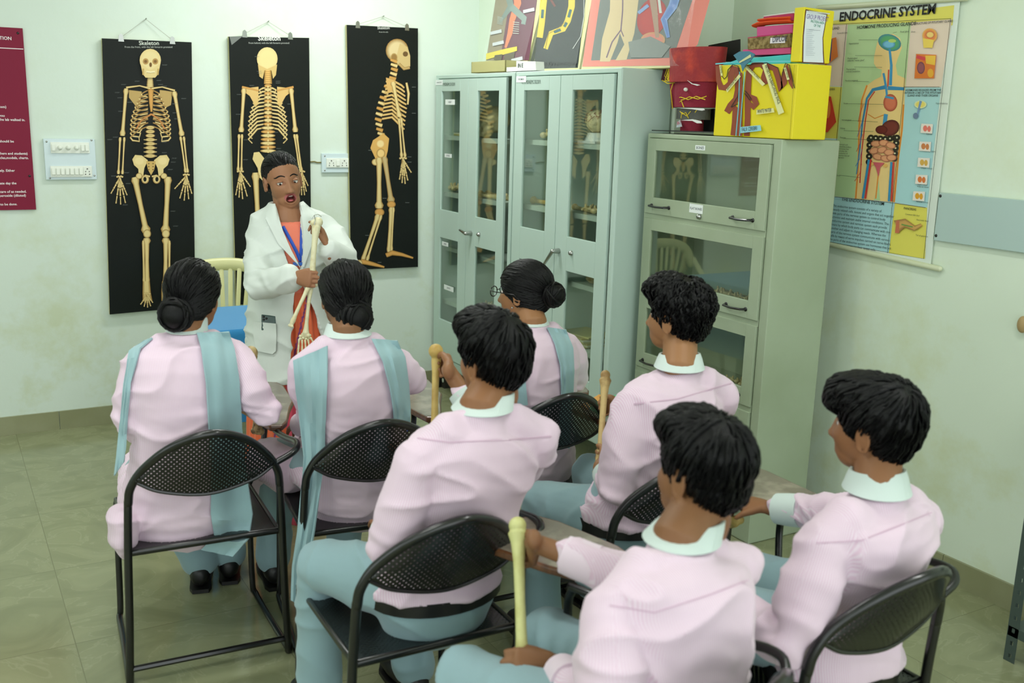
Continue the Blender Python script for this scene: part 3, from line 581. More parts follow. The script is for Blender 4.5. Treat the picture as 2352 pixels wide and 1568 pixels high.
def make_chair(loc, rot, label):
    root = empty('tablet_arm_chair', loc, label, 'chair', 'black perforated metal chairs of the students'); root.rotation_euler = (0, 0, rot)
    Z = lambda mb, nm, m, p=root, **k: build_local(mb, nm, m, p, **k)
    for s in (-1, 1):
        Z(MB().tube(arc_pts([(s * .24, -.20, .012), (s * .232, -.208, .2), (s * .225, -.215, .43), (s * .218, -.228, .60)]), .012, 10), 'rear_leg', BLACKM)
        Z(MB().tube(arc_pts([(s * .215, .235, .425), (s * .218, .24, .3), (s * .222, .243, .05), (s * .228, .225, .016), (s * .232, .05, .014), (s * .24, -.18, .014)], 5), .0105, 10), 'front_leg', BLACKM)
    arch = arc_pts([(-.218, -.228, .59), (-.21, -.235, .64), (-.175, -.255, .70), (-.1, -.31, .775), (0, -.345, .812), (.1, -.31, .775), (.175, -.255, .70), (.21, -.235, .64), (.218, -.228, .59)], 6)
    Z(MB().tube(arch, .0125, 12), 'arch_frame', BLACKM)
    low = arc_pts([(-.2, -.243, .662), (-.13, -.25, .624), (0, -.258, .602), (.13, -.25, .624), (.2, -.243, .662)], 8)
    up = [p for p in arch if abs(p.x) <= .2]; n = len(low); rows = []
    for i in range(n):
        q = low[i]; j = i / (n - 1) * (len(up) - 1); a = up[int(j)]; b = up[min(int(j) + 1, len(up) - 1)]; u = a.lerp(b, j - int(j)); rows.append([q.lerp(u, t / 6) + V((0, -.012 * sin(pi * t / 6), 0)) for t in range(7)])
    Z(MB().grid(rows, .0018), 'backrest', PERF_B)
    Z(MB().tube(low, .006, 8), 'backrest_rim', BLACKM)
    Z(MB().tube([(-.215, -.205, .43), (.215, -.205, .43), (.215, .24, .43), (-.215, .24, .43)], .011, 10, closed=True, side=(0, 0, 1)), 'seat_frame', BLACKM)
    rows = [[V((-.21 + .42 * i / 8, -.2 + .435 * j / 8, .434 - .012 * sin(pi * i / 8) * sin(pi * j / 8))) for i in range(9)] for j in range(9)]
    Z(MB().grid(rows, .0018), 'seat', PERF_S)
    Z(MB().tube([(-.238, -.2, .055), (.238, -.2, .055)], .010, 8), 'crossbar', BLACKM)
    Z(MB().tube(arc_pts([(.205, -.24, .665), (.26, -.235, .69), (.285, -.18, .70), (.275, 0, .675), (.27, .3, .668)], 5), .0105, 10), 'arm_tube', BLACKM)
    Z(MB().tube(arc_pts([(.28, .30, .665), (.30, .33, .6), (.275, .30, .50), (.22, .235, .43)], 5), .0105, 10), 'arm_support', BLACKM)
    pts = [(.25, .03), (.29, .02), (.315, .06), (.36, .2), (.40, .3), (.415, .5), (.405, .56), (.37, .585), (.21, .6), (.175, .585), (.165, .55), (.185, .35), (.215, .22), (.235, .1)]
    pd = Z(MB().slab([(x, y, .676) for x, y in pts], (0, 0, .02)), 'writing_pad', PADW, smooth=False); md = pd.modifiers.new('bevel', 'BEVEL'); md.width = .006; md.segments = 3
    pc = V((.30, .33)); tp = build_local(MB().slab([(pc.x + (x - pc.x) * .93, pc.y + (y - pc.y) * .96, .6955) for x, y in pts], (0, 0, .0012)), 'pad_top', PADT, pd, smooth=False)
    return root
def build_local(mb, name, m, parent, smooth=True):
    o = bpy.data.objects.new(name, mb.mesh(name, m, (0, 0, 0), smooth)); COL.objects.link(o); o.parent = parent
    bm = bmesh.new(); bm.from_mesh(o.data); bmesh.ops.recalc_face_normals(bm, faces=bm.faces); bm.to_mesh(o.data); bm.free()
    if smooth: o.data.set_sharp_from_angle(angle=radians(40))
    return o
def copy_tree(o, parent=None):
    c = o.copy(); COL.objects.link(c)
    if parent: c.parent = parent
    for ch in list(o.children): copy_tree(ch, c)
    return c
CH = [(.65, 3.11, -.06, 'black metal chair under the girl at the far left of the class'),
      (1.155, 3.0, -.12, 'black metal chair under the girl whose bun is right in front of the teacher'),
      (1.80, 3.02, -.05, 'black metal chair under the girl with spectacles, near the tall cabinets'),
      (1.0, 2.25, -.02, 'black metal chair under the boy raising a bone to his face'),
      (1.76, 2.33, .02, 'black metal chair under the curly haired boy by the sage cabinet'),
      (1.715, 1.575, .05, 'black metal chair under the boy nearest the right wall'),
      (1.03, 1.39, .32, 'black metal chair under the nearest boy, its worn writing pad below his hand')]
chair0 = make_chair((CH[0][0], CH[0][1], 0), CH[0][2], CH[0][3])
for x, y, r, lb in CH[1:]:
    c = copy_tree(chair0); c.location = (x, y, 0); c.rotation_euler = (0, 0, r); c['label'] = lb
for ch in c.children:
    if ch.name.startswith('writing_pad'): ch.location = (.08, .02, 0)

# ================================================================== TABLE, PLASTIC CHAIR, RACK
def teacher_table():
    r = empty('table', (1.15, 4.66, 0), 'table covered by a blue cloth behind the teacher', 'table')
    x0, x1, y0, y1, z = .97, 1.52, 4.39, 4.94, .742
    MB().box((x0, y0, z - .03), (x1, y1, z)).build('table_top', mat('table_wood', (120, 84, 54), .5), r, False)
    for x in (x0 + .03, x1 - .07):
        for y in (y0 + .03, y1 - .07): MB().box((x, y, 0), (x + .04, y + .04, z - .03)).build('leg', BLACKM, r, False)
    rows = []; per = []
    n = 60; pts = []
    L = [(x0, y0), (x1, y0), (x1, y1), (x0, y1)]
    for i in range(4):
        a, b = L[i], L[(i + 1) % 4]; k = 24 if i % 2 == 0 else 15
        for j in range(k): pts.append((a[0] + (b[0] - a[0]) * j / k, a[1] + (b[1] - a[1]) * j / k))
    cx, cy = (x0 + x1) / 2, (y0 + y1) / 2; zs = [(.0, z + .006), (.6, z + .007), (.985, z + .006), (1.012, z - .004), (1.02, z - .03), (1.025, z - .2), (1.03, z - .42)]
    b = MB(); M = len(pts); vs = []
    for q, zz_ in zs:
        for i, (x, y) in enumerate(pts):
            f = .012 * sin(i * .9) * max(0, (z - .02 - zz_)) / .3; vs.append((cx + (x - cx) * (max(q, .02) + f), cy + (y - cy) * (max(q, .02) + f * 1.5), zz_))
    fs = [(i * M + j, i * M + (j + 1) % M, (i + 1) * M + (j + 1) % M, (i + 1) * M + j) for i in range(len(zs) - 1) for j in range(M)] + [tuple(range(M))]
    b.add(vs, fs); o = b.build('tablecloth', mat('blue_cloth', (38, 136, 196), .75, sheen=.3, bump=(90, .1, .003)))
    tag(o, 'bright blue cloth draped over the table behind the teacher', 'tablecloth')
teacher_table()
def plastic_chair():
    P = mat('cream_plastic', (216, 214, 158), .35); cx, cy = 1.33, 5.30
    r = empty('plastic_chair', (cx, cy, 0), 'cream plastic armchair with slatted back behind the blue table', 'chair')
    top = arc_pts([(cx - .235, cy + .10, .73), (cx - .20, cy + .13, .83), (cx - .09, cy + .15, .875), (cx + .09, cy + .15, .875), (cx + .20, cy + .13, .83), (cx + .235, cy + .10, .73)], 5)
    MB().tube(top, (.018, .034), 12, side=(0, 1, 0)).build('top_rail', P, r)
    for k in range(9):
        t = (k - 4) / 4; MB().tube([(cx + t * .19, cy + .145 - .03 * t * t, .86 - .03 * t * t), (cx + t * .165, cy + .14, .66), (cx + t * .14, cy + .12, .44)], [(.012, .004)] * 3, 8, side=(1, 0, 0)).build('back_slat', P, r)
    MB().slab([(cx - .2, cy - .3, .42), (cx + .2, cy - .3, .42), (cx + .19, cy + .14, .42), (cx - .19, cy + .14, .42)], (0, 0, .015)).build('seat', P, r, False, bevel=.006)
    for s in (-1, 1):
        MB().tube(arc_pts([(cx + s * .245, cy + .10, .77), (cx + s * .27, cy, .66), (cx + s * .27, cy - .22, .65), (cx + s * .26, cy - .28, .60), (cx + s * .235, cy - .30, .42)], 5), (.022, .012), 10, side=(1, 0, 0)).build('armrest', P, r)
        MB().tube([(cx + s * .19, cy - .27, .43), (cx + s * .24, cy - .30, .01)], [(.022, .016), (.014, .012)], 8).build('leg', P, r); MB().tube([(cx + s * .19, cy + .13, .43), (cx + s * .22, cy + .22, .01)], [(.022, .016), (.014, .012)], 8).build('leg', P, r)
plastic_chair()
def rack():
    G = mat('slotted_angle_grey', (78, 92, 88), .45, .3); r = empty('slotted_rack', (2.98, 1.80, 0), 'grey slotted angle iron rack at the right edge', 'rack')
    H = 1.25
    def post(x, y, sx, sy):
        b = MB(); w = .036
        # outer flange pierced by a row of oval holes, built as ladder of strips
        n = int(H / .045)
        for (ax, d) in (((1, 0), sx), ((0, 1), sy)):
            for k in range(n):
                z0 = k * .045; z1 = z0 + .045
                def pc(a, b_, za, zb):
                    p = [(x + ax[0] * d * a, y + ax[1] * d * a), (x + ax[0] * d * b_, y + ax[1] * d * b_)]; t = .0025
                    nrm = (0, t, 0) if ax[0] else (t, 0, 0); b.slab([(p[0][0], p[0][1], za), (p[1][0], p[1][1], za), (p[1][0], p[1][1], zb), (p[0][0], p[0][1], zb)], nrm)
                pc(0, .013, z0, z1); pc(.023, w, z0, z1); pc(.013, .023, z0, z0 + .014); pc(.013, .023, z0 + .028, z1)
        b.build('post', G, r, False)
    X0, Y0, X1, Y1 = 2.955, 1.80, 3.27, 1.05
    for x, y, sx, sy in ((X0, Y0, 1, -1), (X1, Y0, -1, -1), (X0, Y1, 1, 1), (X1, Y1, -1, 1)): post(x, y, sx, sy)
    for z in (.12, .68, 1.22):
        MB().box((X0, Y1, z), (X1, Y0, z + .003)).build('shelf', G, r, False)
        for y in (Y0 - .004, Y1 + .001): MB().box((X0, y, z - .03), (X1, y + .003, z)).build('shelf_lip', G, r, False)
        for x in (X0, X1 - .003): MB().box((x, Y1, z - .03), (x + .003, Y0, z)).build('shelf_lip', G, r, False)
    b = MB(); b.ell((3.09, 1.66, .165), (.10, .07, .045)); b.ell((3.16, 1.55, .17), (.06, .07, .045)); o = remesh(b, 'cloth_bundle', mat('grey_cloth', (150, 162, 156), .9, var=(60, (190, 200, 190), .5, .6)), None, .008, 3, lambda p, n: p + n * (.008 * noise.noise(p * 22)))
    tag(o, 'grey cloth bundle on the bottom shelf of the slotted rack', 'cloth')
rack()
def trunking():
    a, b = onx(2157, 442, XR - .02), onx(2140, 551, XR - .02)
    r = empty('wall_panel', (XR - .02, a.y - .5, b.z), 'long grey blue panel screwed to the right wall below the nail marks', 'panel')
    MB().box((XR - .02, -.6, b.z), (XR - .001, a.y, a.z)).build('panel', mat('grey_board', (178, 200, 196), .35), r, False, bevel=.002)
    for u, v in ((2160, 450), (2150, 541)): MB().ell(onx(u, v, XR - .02), (.003, .006, .006), nu=10, nv=8).build('screw', BLACKM, r)
trunking()
mb = MB(); p = onx(1669, 41, XR - .002); mb.tube([p, p + V((-.02, 0, .004))], .004, 8); tag(mb.build('nail', BLACKM), 'rusty nail with a thread in the right wall above the models', 'nail')
b = MB(); b.ell(onx(2349, 745, XR - .016), (.014, .02, .03)); tag(b.build('wall_hook', mat('brown_hook', (176, 150, 104), .6)), 'small brown hook at the right edge of the right wall', 'hook')

# ================================================================== ENDOCRINE CHART
def endocrine():
    x = XR - .012; root = empty('anatomy_chart', (x, 2.85, 1.2), 'hanging ENDOCRINE SYSTEM wall chart beside the sage cabinet', 'wall chart')
    q = [(1700, 33), (2204, 4), (2137, 606), (1700, 519)]
    P = [onx(u, v, x) for u, v in q]; P[0].y = P[3].y = 3.2; P[0].z = onx(1902, 28, x).z + .012; P[3].z = P[2].z + .03
    MB().slab(P, (.003, 0, 0)).build('sheet', mat('chart_sheet', (222, 232, 222), .35), root, False)
    for nm, A, B in (('top_rod', P[0] + V((-.004, 0, .008)), P[1] + V((-.004, -.03, .01))), ('bottom_rod', P[3] + V((-.004, 0, -.008)), P[2] + V((-.004, -.045, -.012)))): MB().tube([A, B], .011, 12).build(nm, mat('rod_cream', (206, 212, 180), .4), root)
    f = MB(); p = Flat(f, (x, 0, 0), (-1, 0, 0)); R = (0, -1, 0)
    Y, G, PK, BL, K = (226, 216, 96), (184, 212, 158), (228, 208, 190), (172, 214, 218), (40, 46, 44)
    p.poly([(1880, 52), (2192, 12), (2188, 58), (1880, 73)], Y)
    p.poly([(1880, 58), (1948, 56), (1936, 198), (1880, 196)], PK); p.poly([(1880, 198), (1936, 200), (1924, 318), (1880, 316)], Y); p.poly([(1870, 318), (1924, 320), (1912, 450), (1870, 444)], BL); p.poly([(1870, 448), (1912, 452), (1904, 556), (1870, 550)], (222, 200, 206))
    p.poly([(1948, 56), (2093, 52), (2080, 200), (2056, 464), (1912, 450)], G)
    p.poly([(2093, 52), (2187, 44), (2162, 200), (2080, 200)], PK); p.poly([(2080, 201), (2162, 201), (2130, 476), (2056, 465)], BL)
    p.poly([(1912, 451), (2055, 466), (2042, 580), (1905, 556)], BL); p.poly([(2056, 467), (2130, 477), (2125, 594), (2042, 581)], Y)
    # figure
    OE, OC = (226, 140, 54), (240, 208, 140)
    p.poly([(2016, 96), (2030, 80), (2052, 78), (2068, 88), (2072, 110), (2062, 136), (2058, 150), (2062, 172), (2080, 180), (2078, 240), (2072, 300), (2064, 360), (2052, 464), (2022, 461), (2018, 400), (2008, 460), (1966, 456), (1972, 380), (1972, 290), (1980, 230), (1992, 196), (2008, 184), (2024, 176), (2026, 160), (2014, 156), (2008, 146), (2008, 132), (2012, 112)], OC)
    p.stroke([(1992, 196), (1980, 230), (1974, 290), (1972, 380), (1966, 456)], 5, OE, OC); p.stroke([(2076, 240), (2072, 300), (2064, 360), (2054, 464)], 5, OE, OC); p.stroke([(2018, 400), (2012, 456)], 4, OE, OC); p.stroke([(1994, 262), (2010, 272), (2030, 264)], 3, OE, OC)
    p.ell(2044, 98, 27, 19, (92, 170, 110), (60, 130, 150), .3); p.ell(2042, 102, 15, 9, (120, 190, 220), (70, 140, 180)); p.ell(2050, 94, 9, 4, (180, 210, 110))
    p.stroke([(2044, 112), (2048, 150), (2046, 196)], [5, 6, 7], (70, 150, 196)); p.stroke([(2030, 168), (2036, 200), (2040, 240)], 5, (70, 150, 196)); p.stroke([(2042, 160), (2040, 200)], 3, (206, 70, 60))
    p.stroke([(2034, 200), (2006, 206), (1992, 226), (1982, 280), (1976, 340), (1968, 400)], [9, 7, 5, 4, 3, 2], (60, 140, 186)); p.stroke([(2040, 202), (2078, 204)], [9, 7], (60, 140, 186)); p.stroke([(2010, 210), (1996, 230), (1988, 280), (1980, 350), (1976, 420)], 2.5, (206, 66, 60))
    for k in range(5): p.stroke([(1984 - k, 240 + k * 34), (1976, 262 + k * 34), (1972 - k * 2, 280 + k * 34)], 1.2, (90, 120, 180) if k % 2 else (206, 80, 70))
    p.ell(2046, 236, 16, 20, (214, 120, 92), (170, 74, 58)); p.stroke([(2034, 222), (2054, 226)], 5, (70, 150, 196)); p.stroke([(2036, 262), (2032, 292)], 9, (70, 150, 196))
    p.ell(2046, 294, 22, 18, (120, 54, 50), (78, 34, 36), -.5); p.ell(2026, 298, 14, 10, (110, 40, 40), (80, 30, 32)); p.stroke([(2018, 312), (2034, 320), (2058, 312)], 4, (214, 190, 110), (120, 60, 50))
    for k in range(16):
        t = k / 15.0; a = pi * (1.05 + 1.0 * 0) ; 
        if k < 5: c = (1997 + k * .6, 372 - k * 13)
        elif k < 11: c = (2002 + (k - 5) * 11, 314 + abs(k - 8) * -1.0 + 5)
        else: c = (2062 - (k - 11) * 1.6, 316 + (k - 11) * 12)
        p.ell(c[0], c[1], 7.5, 7, (40, 38, 34), (58, 50, 40)); p.ell(c[0], c[1], 2.2, 2, (216, 210, 170))
    for a, b in ((2014, 330), (2032, 328), (2048, 334), (2010, 346), (2028, 344), (2044, 350), (2018, 360), (2036, 364), (2050, 362)): p.ell(a, b, 12, 7.5, (226, 160, 118), (150, 80, 60), .25 * ((a % 3) - 1))
    p.poly([(2006, 372), (2034, 374), (2024, 384), (2020, 406), (2014, 384)], (206, 96, 106)); p.ell(2004, 376, 5, 4, (230, 180, 100)); p.ell(2036, 380, 5, 4, (230, 180, 100))
    for (a, b) in (((1998, 366), (1984, 456)), ((2050, 372), (2044, 462))): p.stroke([a, b], 5, (60, 140, 186)); p.stroke([(a[0] + 5, a[1]), (b[0] + 6, b[1])], 4, (206, 62, 56))
    # side pictures
    p.ell(2138, 82, 17, 17, (228, 130, 70), (230, 180, 90)); p.ell(2139, 80, 10, 8, (240, 206, 120), (190, 70, 50)); p.poly([(2122, 88), (2148, 92), (2144, 110), (2124, 110)], (236, 206, 90))
    p.poly([(2107, 124), (2153, 126), (2148, 180), (2103, 180)], (220, 120, 54)); p.stroke([(2108, 130), (2128, 136)], 8, (214, 70, 80)); p.ell(2118, 156, 9, 14, (150, 84, 96), (100, 60, 80)); p.poly([(2128, 128), (2152, 128), (2150, 150), (2130, 146)], (236, 190, 70)); p.ell(2140, 168, 7, 10, (230, 170, 60))
    p.ell(2117, 240, 14, 9, (232, 214, 110), (220, 230, 190)); p.stroke([(2118, 232), (2110, 262)], [6, 3], (120, 150, 190)); p.ell(2106, 266, 6, 7, (110, 130, 160))
    for (a, b, c) in ((2132, 295, (230, 120, 110)), (2128, 336, (206, 128, 76)), (2125, 373, (216, 170, 80)), (2120, 412, (220, 120, 60)), (2114, 450, (226, 160, 40))):
        p.poly([(a - 13, b - 11), (a + 14, b - 10), (a + 12, b + 12), (a - 15, b + 10)], (232, 224, 216)); p.ell(a - 4, b, 5, 7, c); p.ell(a + 5, b + 1, 4, 7, c)
    p.poly([(1880, 96), (1924, 86), (1928, 130), (1900, 150), (1880, 130)], (222, 120, 40)); p.stroke([(1912, 90), (1908, 140)], 6, (40, 60, 130)); p.poly([(1880, 216), (1912, 222), (1924, 280), (1904, 304), (1880, 300)], (206, 60, 40)); p.ell(1904, 250, 7, 22, (226, 130, 60))
    p.ell(1888, 506, 17, 22, (226, 190, 90), (120, 40, 30)); p.ell(1896, 500, 8, 9, (232, 216, 70)); p.ell(1886, 514, 6, 7, (190, 60, 60))
    p.stroke([(2062, 520), (2082, 512), (2104, 524), (2120, 516)], [30, 20, 12, 7], (206, 160, 90), (150, 110, 60)); p.stroke([(2066, 506), (2064, 535)], [7, 10], (196, 110, 80)); p.stroke([(2074, 515), (2100, 521)], 3, (110, 150, 70))
    for (a, b) in ((2000, 56), (2093, 52), (2080, 200)): pass
    for ln in ([(1880, 58), (2188, 43)], [(1948, 56), (1905, 556)], [(2093, 52), (2080, 200), (2042, 581)], [(2187, 44), (2125, 594), (1880, 550)], [(1912, 451), (2056, 466), (2130, 477)], [(2080, 200), (2162, 200)]): p.stroke(ln, 1.0, K)
    for (a, b, c, d) in ((1976, 92, 2020, 92), (1968, 128, 2030, 128), (1966, 154, 2030, 155), (1962, 186, 2000, 188), (1948, 238, 2034, 240), (1944, 276, 2020, 280), (1942, 300, 2010, 302), (1940, 318, 2020, 322), (1932, 402, 1980, 408), (2055, 76, 2064, 74)): p.stroke([(a, b), (c, d)], .7, (70, 90, 70))
    f.build('print', mat('chart_gloss', rough=.38, attr=True, coat=.1), root, False)
    f = MB(); p = Flat(f, (x - .004, 0, 0), (-1, 0, 0))
    T = lambda s, u, v, sz, c=K, al='LEFT', b=.0, r=None, ls=1: p.text(s, u, v, sz, c, al, b, right=r or (0, -1, 0), lsp=ls)
    T('ENDOCRINE SYSTEM', 1927, 49, .0495, (28, 30, 30), b=.028); T('HORMONE PRODUCING GLANDS', 1968, 67, .0185, b=.012); T('STRUCTURE OF PITUITARY GLAND', 2099, 57, .0108, b=.006)
    T('THYROID GLAND', 1928, 67, .014, al='RIGHT', b=.01)
    T('HORMONES RELEASED FROM THE\nINTERIOR LOBE OF THE PITUITARY\nGLAND AND THEIR ORGANS', 2120, 209, .0105, al='CENTER', b=.01, ls=.95); T('PARATHYROIDS', 1918, 207, .012, al='RIGHT', b=.01); T('PANCREAS', 2090, 482, .012, al='CENTER', b=.01); T('THE ENDOCRINE SYSTEM', 1981, 466, .019, al='CENTER', b=.006)
    T('The endocrine system consists of a variety of\nloosely related cells, tissues and organs that act together\nwith parts of the nervous system to control body\nactivities and maintain stable internal conditions. The\nendocrine system and nervous system each provide\nmeans by which body parts can communicate with one\nanother and adjust to changing needs. Whereas the\nparts of the nervous system communicate with various\ncells by means of nerve impulses carried on nerve fibers,\nthe parts of the endocrine system use hormones that act\nas chemical messengers to their target cells.', 1913, 474, .0138, (50, 60, 66), ls=1.13)
    for s, u, v in (('Hypothalamus', 1950, 102), ('Pituitary gland\ncalled the "master gland"', 1947, 136), ('Thyroid gland\ncontrols metabolism', 1944, 161), ('Parathyroid glands', 1942, 187), ('Heart', 1938, 239), ('Adrenal gland', 1934, 277), ('Kidney', 1931, 296), ('Pancreas', 1930, 317), ('Stomach and\nintestines produce\nhormones that\nstimulate the\nproduction of\nenzymes that aid\ndigestion', 1928, 333), ('Ovary', 1921, 404), ('Pineal gland', 2068, 75), ('Hypothalamus', 2150, 239), ('Thyroid', 2127, 309), ('Mammary gland', 2121, 348), ('Ovary   Testis', 2116, 387), ('Bone Muscle\nAdipose tissue', 2108, 424), ('Adrenal cortex', 2105, 464), ('Pyramidal lobe', 1924, 78), ('Brain', 2094, 75), ('Common bile duct', 2080, 493), ('Pancreatic duct', 2106, 506), ('Tail of pancreas', 2104, 541)): T(s, u, v, .0088, (60, 70, 64))
    f.build('lettering', PRINTM, root, False)
endocrine()

# ================================================================== ON TOP OF THE CABINETS
PLAST = mat('clear_film', (235, 240, 238), .08, alpha=.05, coat=1.0, bump=(9, .8, .02))
def leaning_board(label, x0, quad, edge, draw, group=None):
    """board standing on the cabinet top, leaning back on the wall; plane through x0 at z=1.927"""
    n = V((-1, 0, .22)).normalized(); p0 = V((x0, 4, 1.927))
    bl, br, tr, tl = [onp(u, v, p0, n) for u, v in quad]
    bl.z = max(bl.z, 1.928); 
    def onpl(y, z): return V((x0 + (z - 1.927) * .22, y, z))
    bl = onpl(bl.y, 1.93); br = onpl(br.y, 1.93)
    # edges carried on above the picture
    kt = (2.42 - 1.93)
    sl = (tl.y - bl.y) / (tl.z - 1.93); sr = (tr.y - br.y) / (tr.z - 1.93); TL = onpl(bl.y + sl * kt, 2.42); TR = onpl(br.y + sr * kt, 2.42)
    r = empty('model_board', (x0, (bl.y + br.y) / 2, 1.93), label, 'display board', group)
    MB().slab([bl, br, TR, TL], -n * .018).build('board', edge, r, False)
    f = MB(); pr = Flat(f, p0, n, step=.0003); draw(pr); f.build('artwork', PRINTM, r, False)
    film = MB(); film.slab([q + n * .022 for q in (bl, br, TR, TL)], n * .0005); film.build('plastic_film', PLAST, r, False)
cz3 = lambda a, b: (960 + a * .2551, b * .2551)
def art_a(p):
    p.conv = cz3; p.poly([(615, 545), (1000, 545), (1110, -260), (760, -260)], (112, 70, 86)); p.poly([(615, 545), (740, 545), (860, -200), (730, -200)], (150, 140, 116))
    p.stroke([(880, -120), (900, 30), (850, 180), (830, 300), (790, 430)], [70, 64, 50, 44, 20], (226, 136, 100))
    p.stroke([(800, -100), (840, 60), (740, 200)], [60, 60, 20], (126, 144, 138)); p.stroke([(840, 60), (960, 170), (950, 220)], [60, 56, 40], (136, 154, 148))
    for k in range(6): p.stroke([(860, 200 + k * 20), (915, 205 + k * 20)], 6, (190, 196, 186)); p.stroke([(720, 150 + k * 12), (770, 165 + k * 12)], 5, (176, 184, 174))
    p.poly([(622, 485), (800, 440), (900, 420), (900, 460), (620, 540)], (226, 208, 70)); p.poly([(690, 545), (760, 545), (770, 490), (700, 500)], (90, 84, 64)); p.poly([(780, 545), (870, 545), (880, 470), (790, 490)], (96, 90, 72))
    for (a, b) in ((955, 95), (660, 290), (680, 390), (850, 535)): p.poly([(a, b), (a + 100, b - 24), (a + 104, b + 6), (a + 2, b + 28)], (206, 212, 216))
def art_b(p):
    p.conv = cz3; p.poly([(1040, 620), (1440, 610), (1540, -260), (1150, -260)], (44, 52, 54))
    for pts in ([(1390, -200), (1385, 60), (1350, 190), (1310, 260), (1200, 300), (1150, 440)], [(1160, -200), (1130, 60), (1120, 200), (1100, 340)]):
        p.stroke(pts, [60, 58, 54, 54, 48, 40][:len(pts)], (206, 184, 60)); 
        for i in range(len(pts) - 2): a, b = pts[i], pts[i + 1]; p.stroke([(a[0] * .8 + b[0] * .2, a[1] * .8 + b[1] * .2), (a[0] * .25 + b[0] * .75, a[1] * .25 + b[1] * .75)], 24, (44, 92, 96))
    p.stroke([(1340, 190), (1250, 270), (1180, 300), (1150, 440)], 3, (140, 110, 30)); p.stroke([(1500, -100), (1500, 150), (1470, 330), (1400, 440)], 5, (200, 204, 200)); p.stroke([(1190, -20), (1240, 60)], 20, (110, 60, 56))
    for k in range(14): p.stroke([(1070 + k * 27, 590), (1080 + k * 27, 560)], 12, (28, 32, 34))
def art_c(p):
    p.conv = cz3; p.poly([(1480, 600), (2330, 590), (2520, 400), (2700, -260), (1600, -260)], (224, 130, 116)); p.poly([(1560, 545), (2300, 520), (2560, -260), (1680, -260)], (110, 118, 114))
    p.poly([(1640, 555), (1730, 555), (1800, 380), (1820, 300), (1860, 400), (1780, 545), (1880, 540), (1950, 300), (1970, 150), (2020, -260), (1740, -260), (1730, 100), (1660, 350)], (208, 188, 146)); p.stroke([(1850, -200), (1845, 100), (1830, 270), (1750, 380), (1700, 520)], 12, (120, 96, 116)); p.stroke([(1830, 270), (1855, 330)], 9, (120, 96, 116))
    p.ell(2110, 160, 130, 180, (186, 62, 60), (170, 52, 56), .3); p.ell(2120, 360, 110, 70, (214, 130, 116), (196, 150, 100)); p.stroke([(2090, -200), (2130, 60), (2160, 340)], [70, 60, 34], (172, 142, 122)); p.stroke([(2150, -200), (2190, 120)], 24, (206, 214, 206))
    p.stroke([(2380, -200), (2300, 60), (2220, 180), (2260, 340)], [90, 80, 60, 30], (96, 132, 196), (130, 164, 214)); p.stroke([(1990, 120), (2080, 50)], 30, (130, 160, 206)); p.poly([(1900, 380), (2100, 330), (2280, 420), (2200, 520), (1920, 520)], (130, 138, 134))
leaning_board('plum model board of an airway, leftmost of the boards on the tall cabinets', 2.86, [(1115, 141), (1211, 139), (1247, 0), (1146, 0)], mat('board_cream', (214, 214, 160), .6), art_a)
leaning_board('black model board with a yellow jointed shape, middle of the boards on the tall cabinets', 2.86, [(1224, 158), (1331, 155), (1359, 0), (1252, 0)], mat('board_cream', (214, 214, 160), .6), art_b)
leaning_board('pink framed model board with tan body shape, rightmost board on the tall cabinets', 2.86, [(1336, 155), (1583, 150), (1606, 0), (1364, 0)], mat('board_cream', (214, 214, 160), .6), art_c)
def top_box():
    z = 1.93; a, b = (2.71, 5.05), (2.78, 4.32)
    r = empty('specimen_box', (2.76, 4.9, z), 'shallow clear plastic box of small specimens on the farther tall cabinet', 'box')
    m = mat('yellowed_plastic', (200, 196, 140), .3, alpha=.75); m2 = PAPER
    b = MB(); Y0, Y1, X0, X1, h = 4.83, 5.22, 2.705, 2.83, .06
    b.box((X0, Y0, z), (X1, Y1, z + .004)); b.box((X0, Y0, z), (X0 + .004, Y1, z + h)); b.box((X1 - .004, Y0, z), (X1, Y1, z + h)); b.box((X0, Y0, z), (X1, Y0 + .004, z + h)); b.box((X0, Y1 - .004, z), (X1, Y1, z + h)); b.build('box', m, r, False)
    f = MB(); f.ell((2.76, 4.94, z + .018), (.03, .06, .014)); f.build('dark_specimen', mat('dark_specimen', (60, 58, 48), .8), r)
    f = MB(); f.ell((2.75, 5.1, z + .012), (.02, .05, .008)); f.build('pink_specimen', mat('pink_specimen', (212, 170, 140), .8), r)
    b = MB(); q = [onx(u, v, 2.70) for (u, v) in ((1186, 161), (1231, 161), (1230, 141), (1186, 140))]
    for c in q[:2]: c.z = 1.93
    b.slab(q, (.05, 0, 0), (236, 240, 236)); letter(b, 'IN E', onx(1189, 155, 2.698), (0, -1, 0), (-1, 0, 0), .03, (50, 60, 56), bold=.01); o = b.build('card_label', PRINTM, None, False); tag(o, 'small white card block lettered in ink between the two tall cabinets', 'card')
    b = MB(); b.box((2.705, 4.66, 1.93), (2.80, 4.815, 1.952), (238, 240, 232)); tag(b.build('folded_paper', PRINTM, None, False), 'folded white paper lying beside the specimen box', 'paper')
top_box()

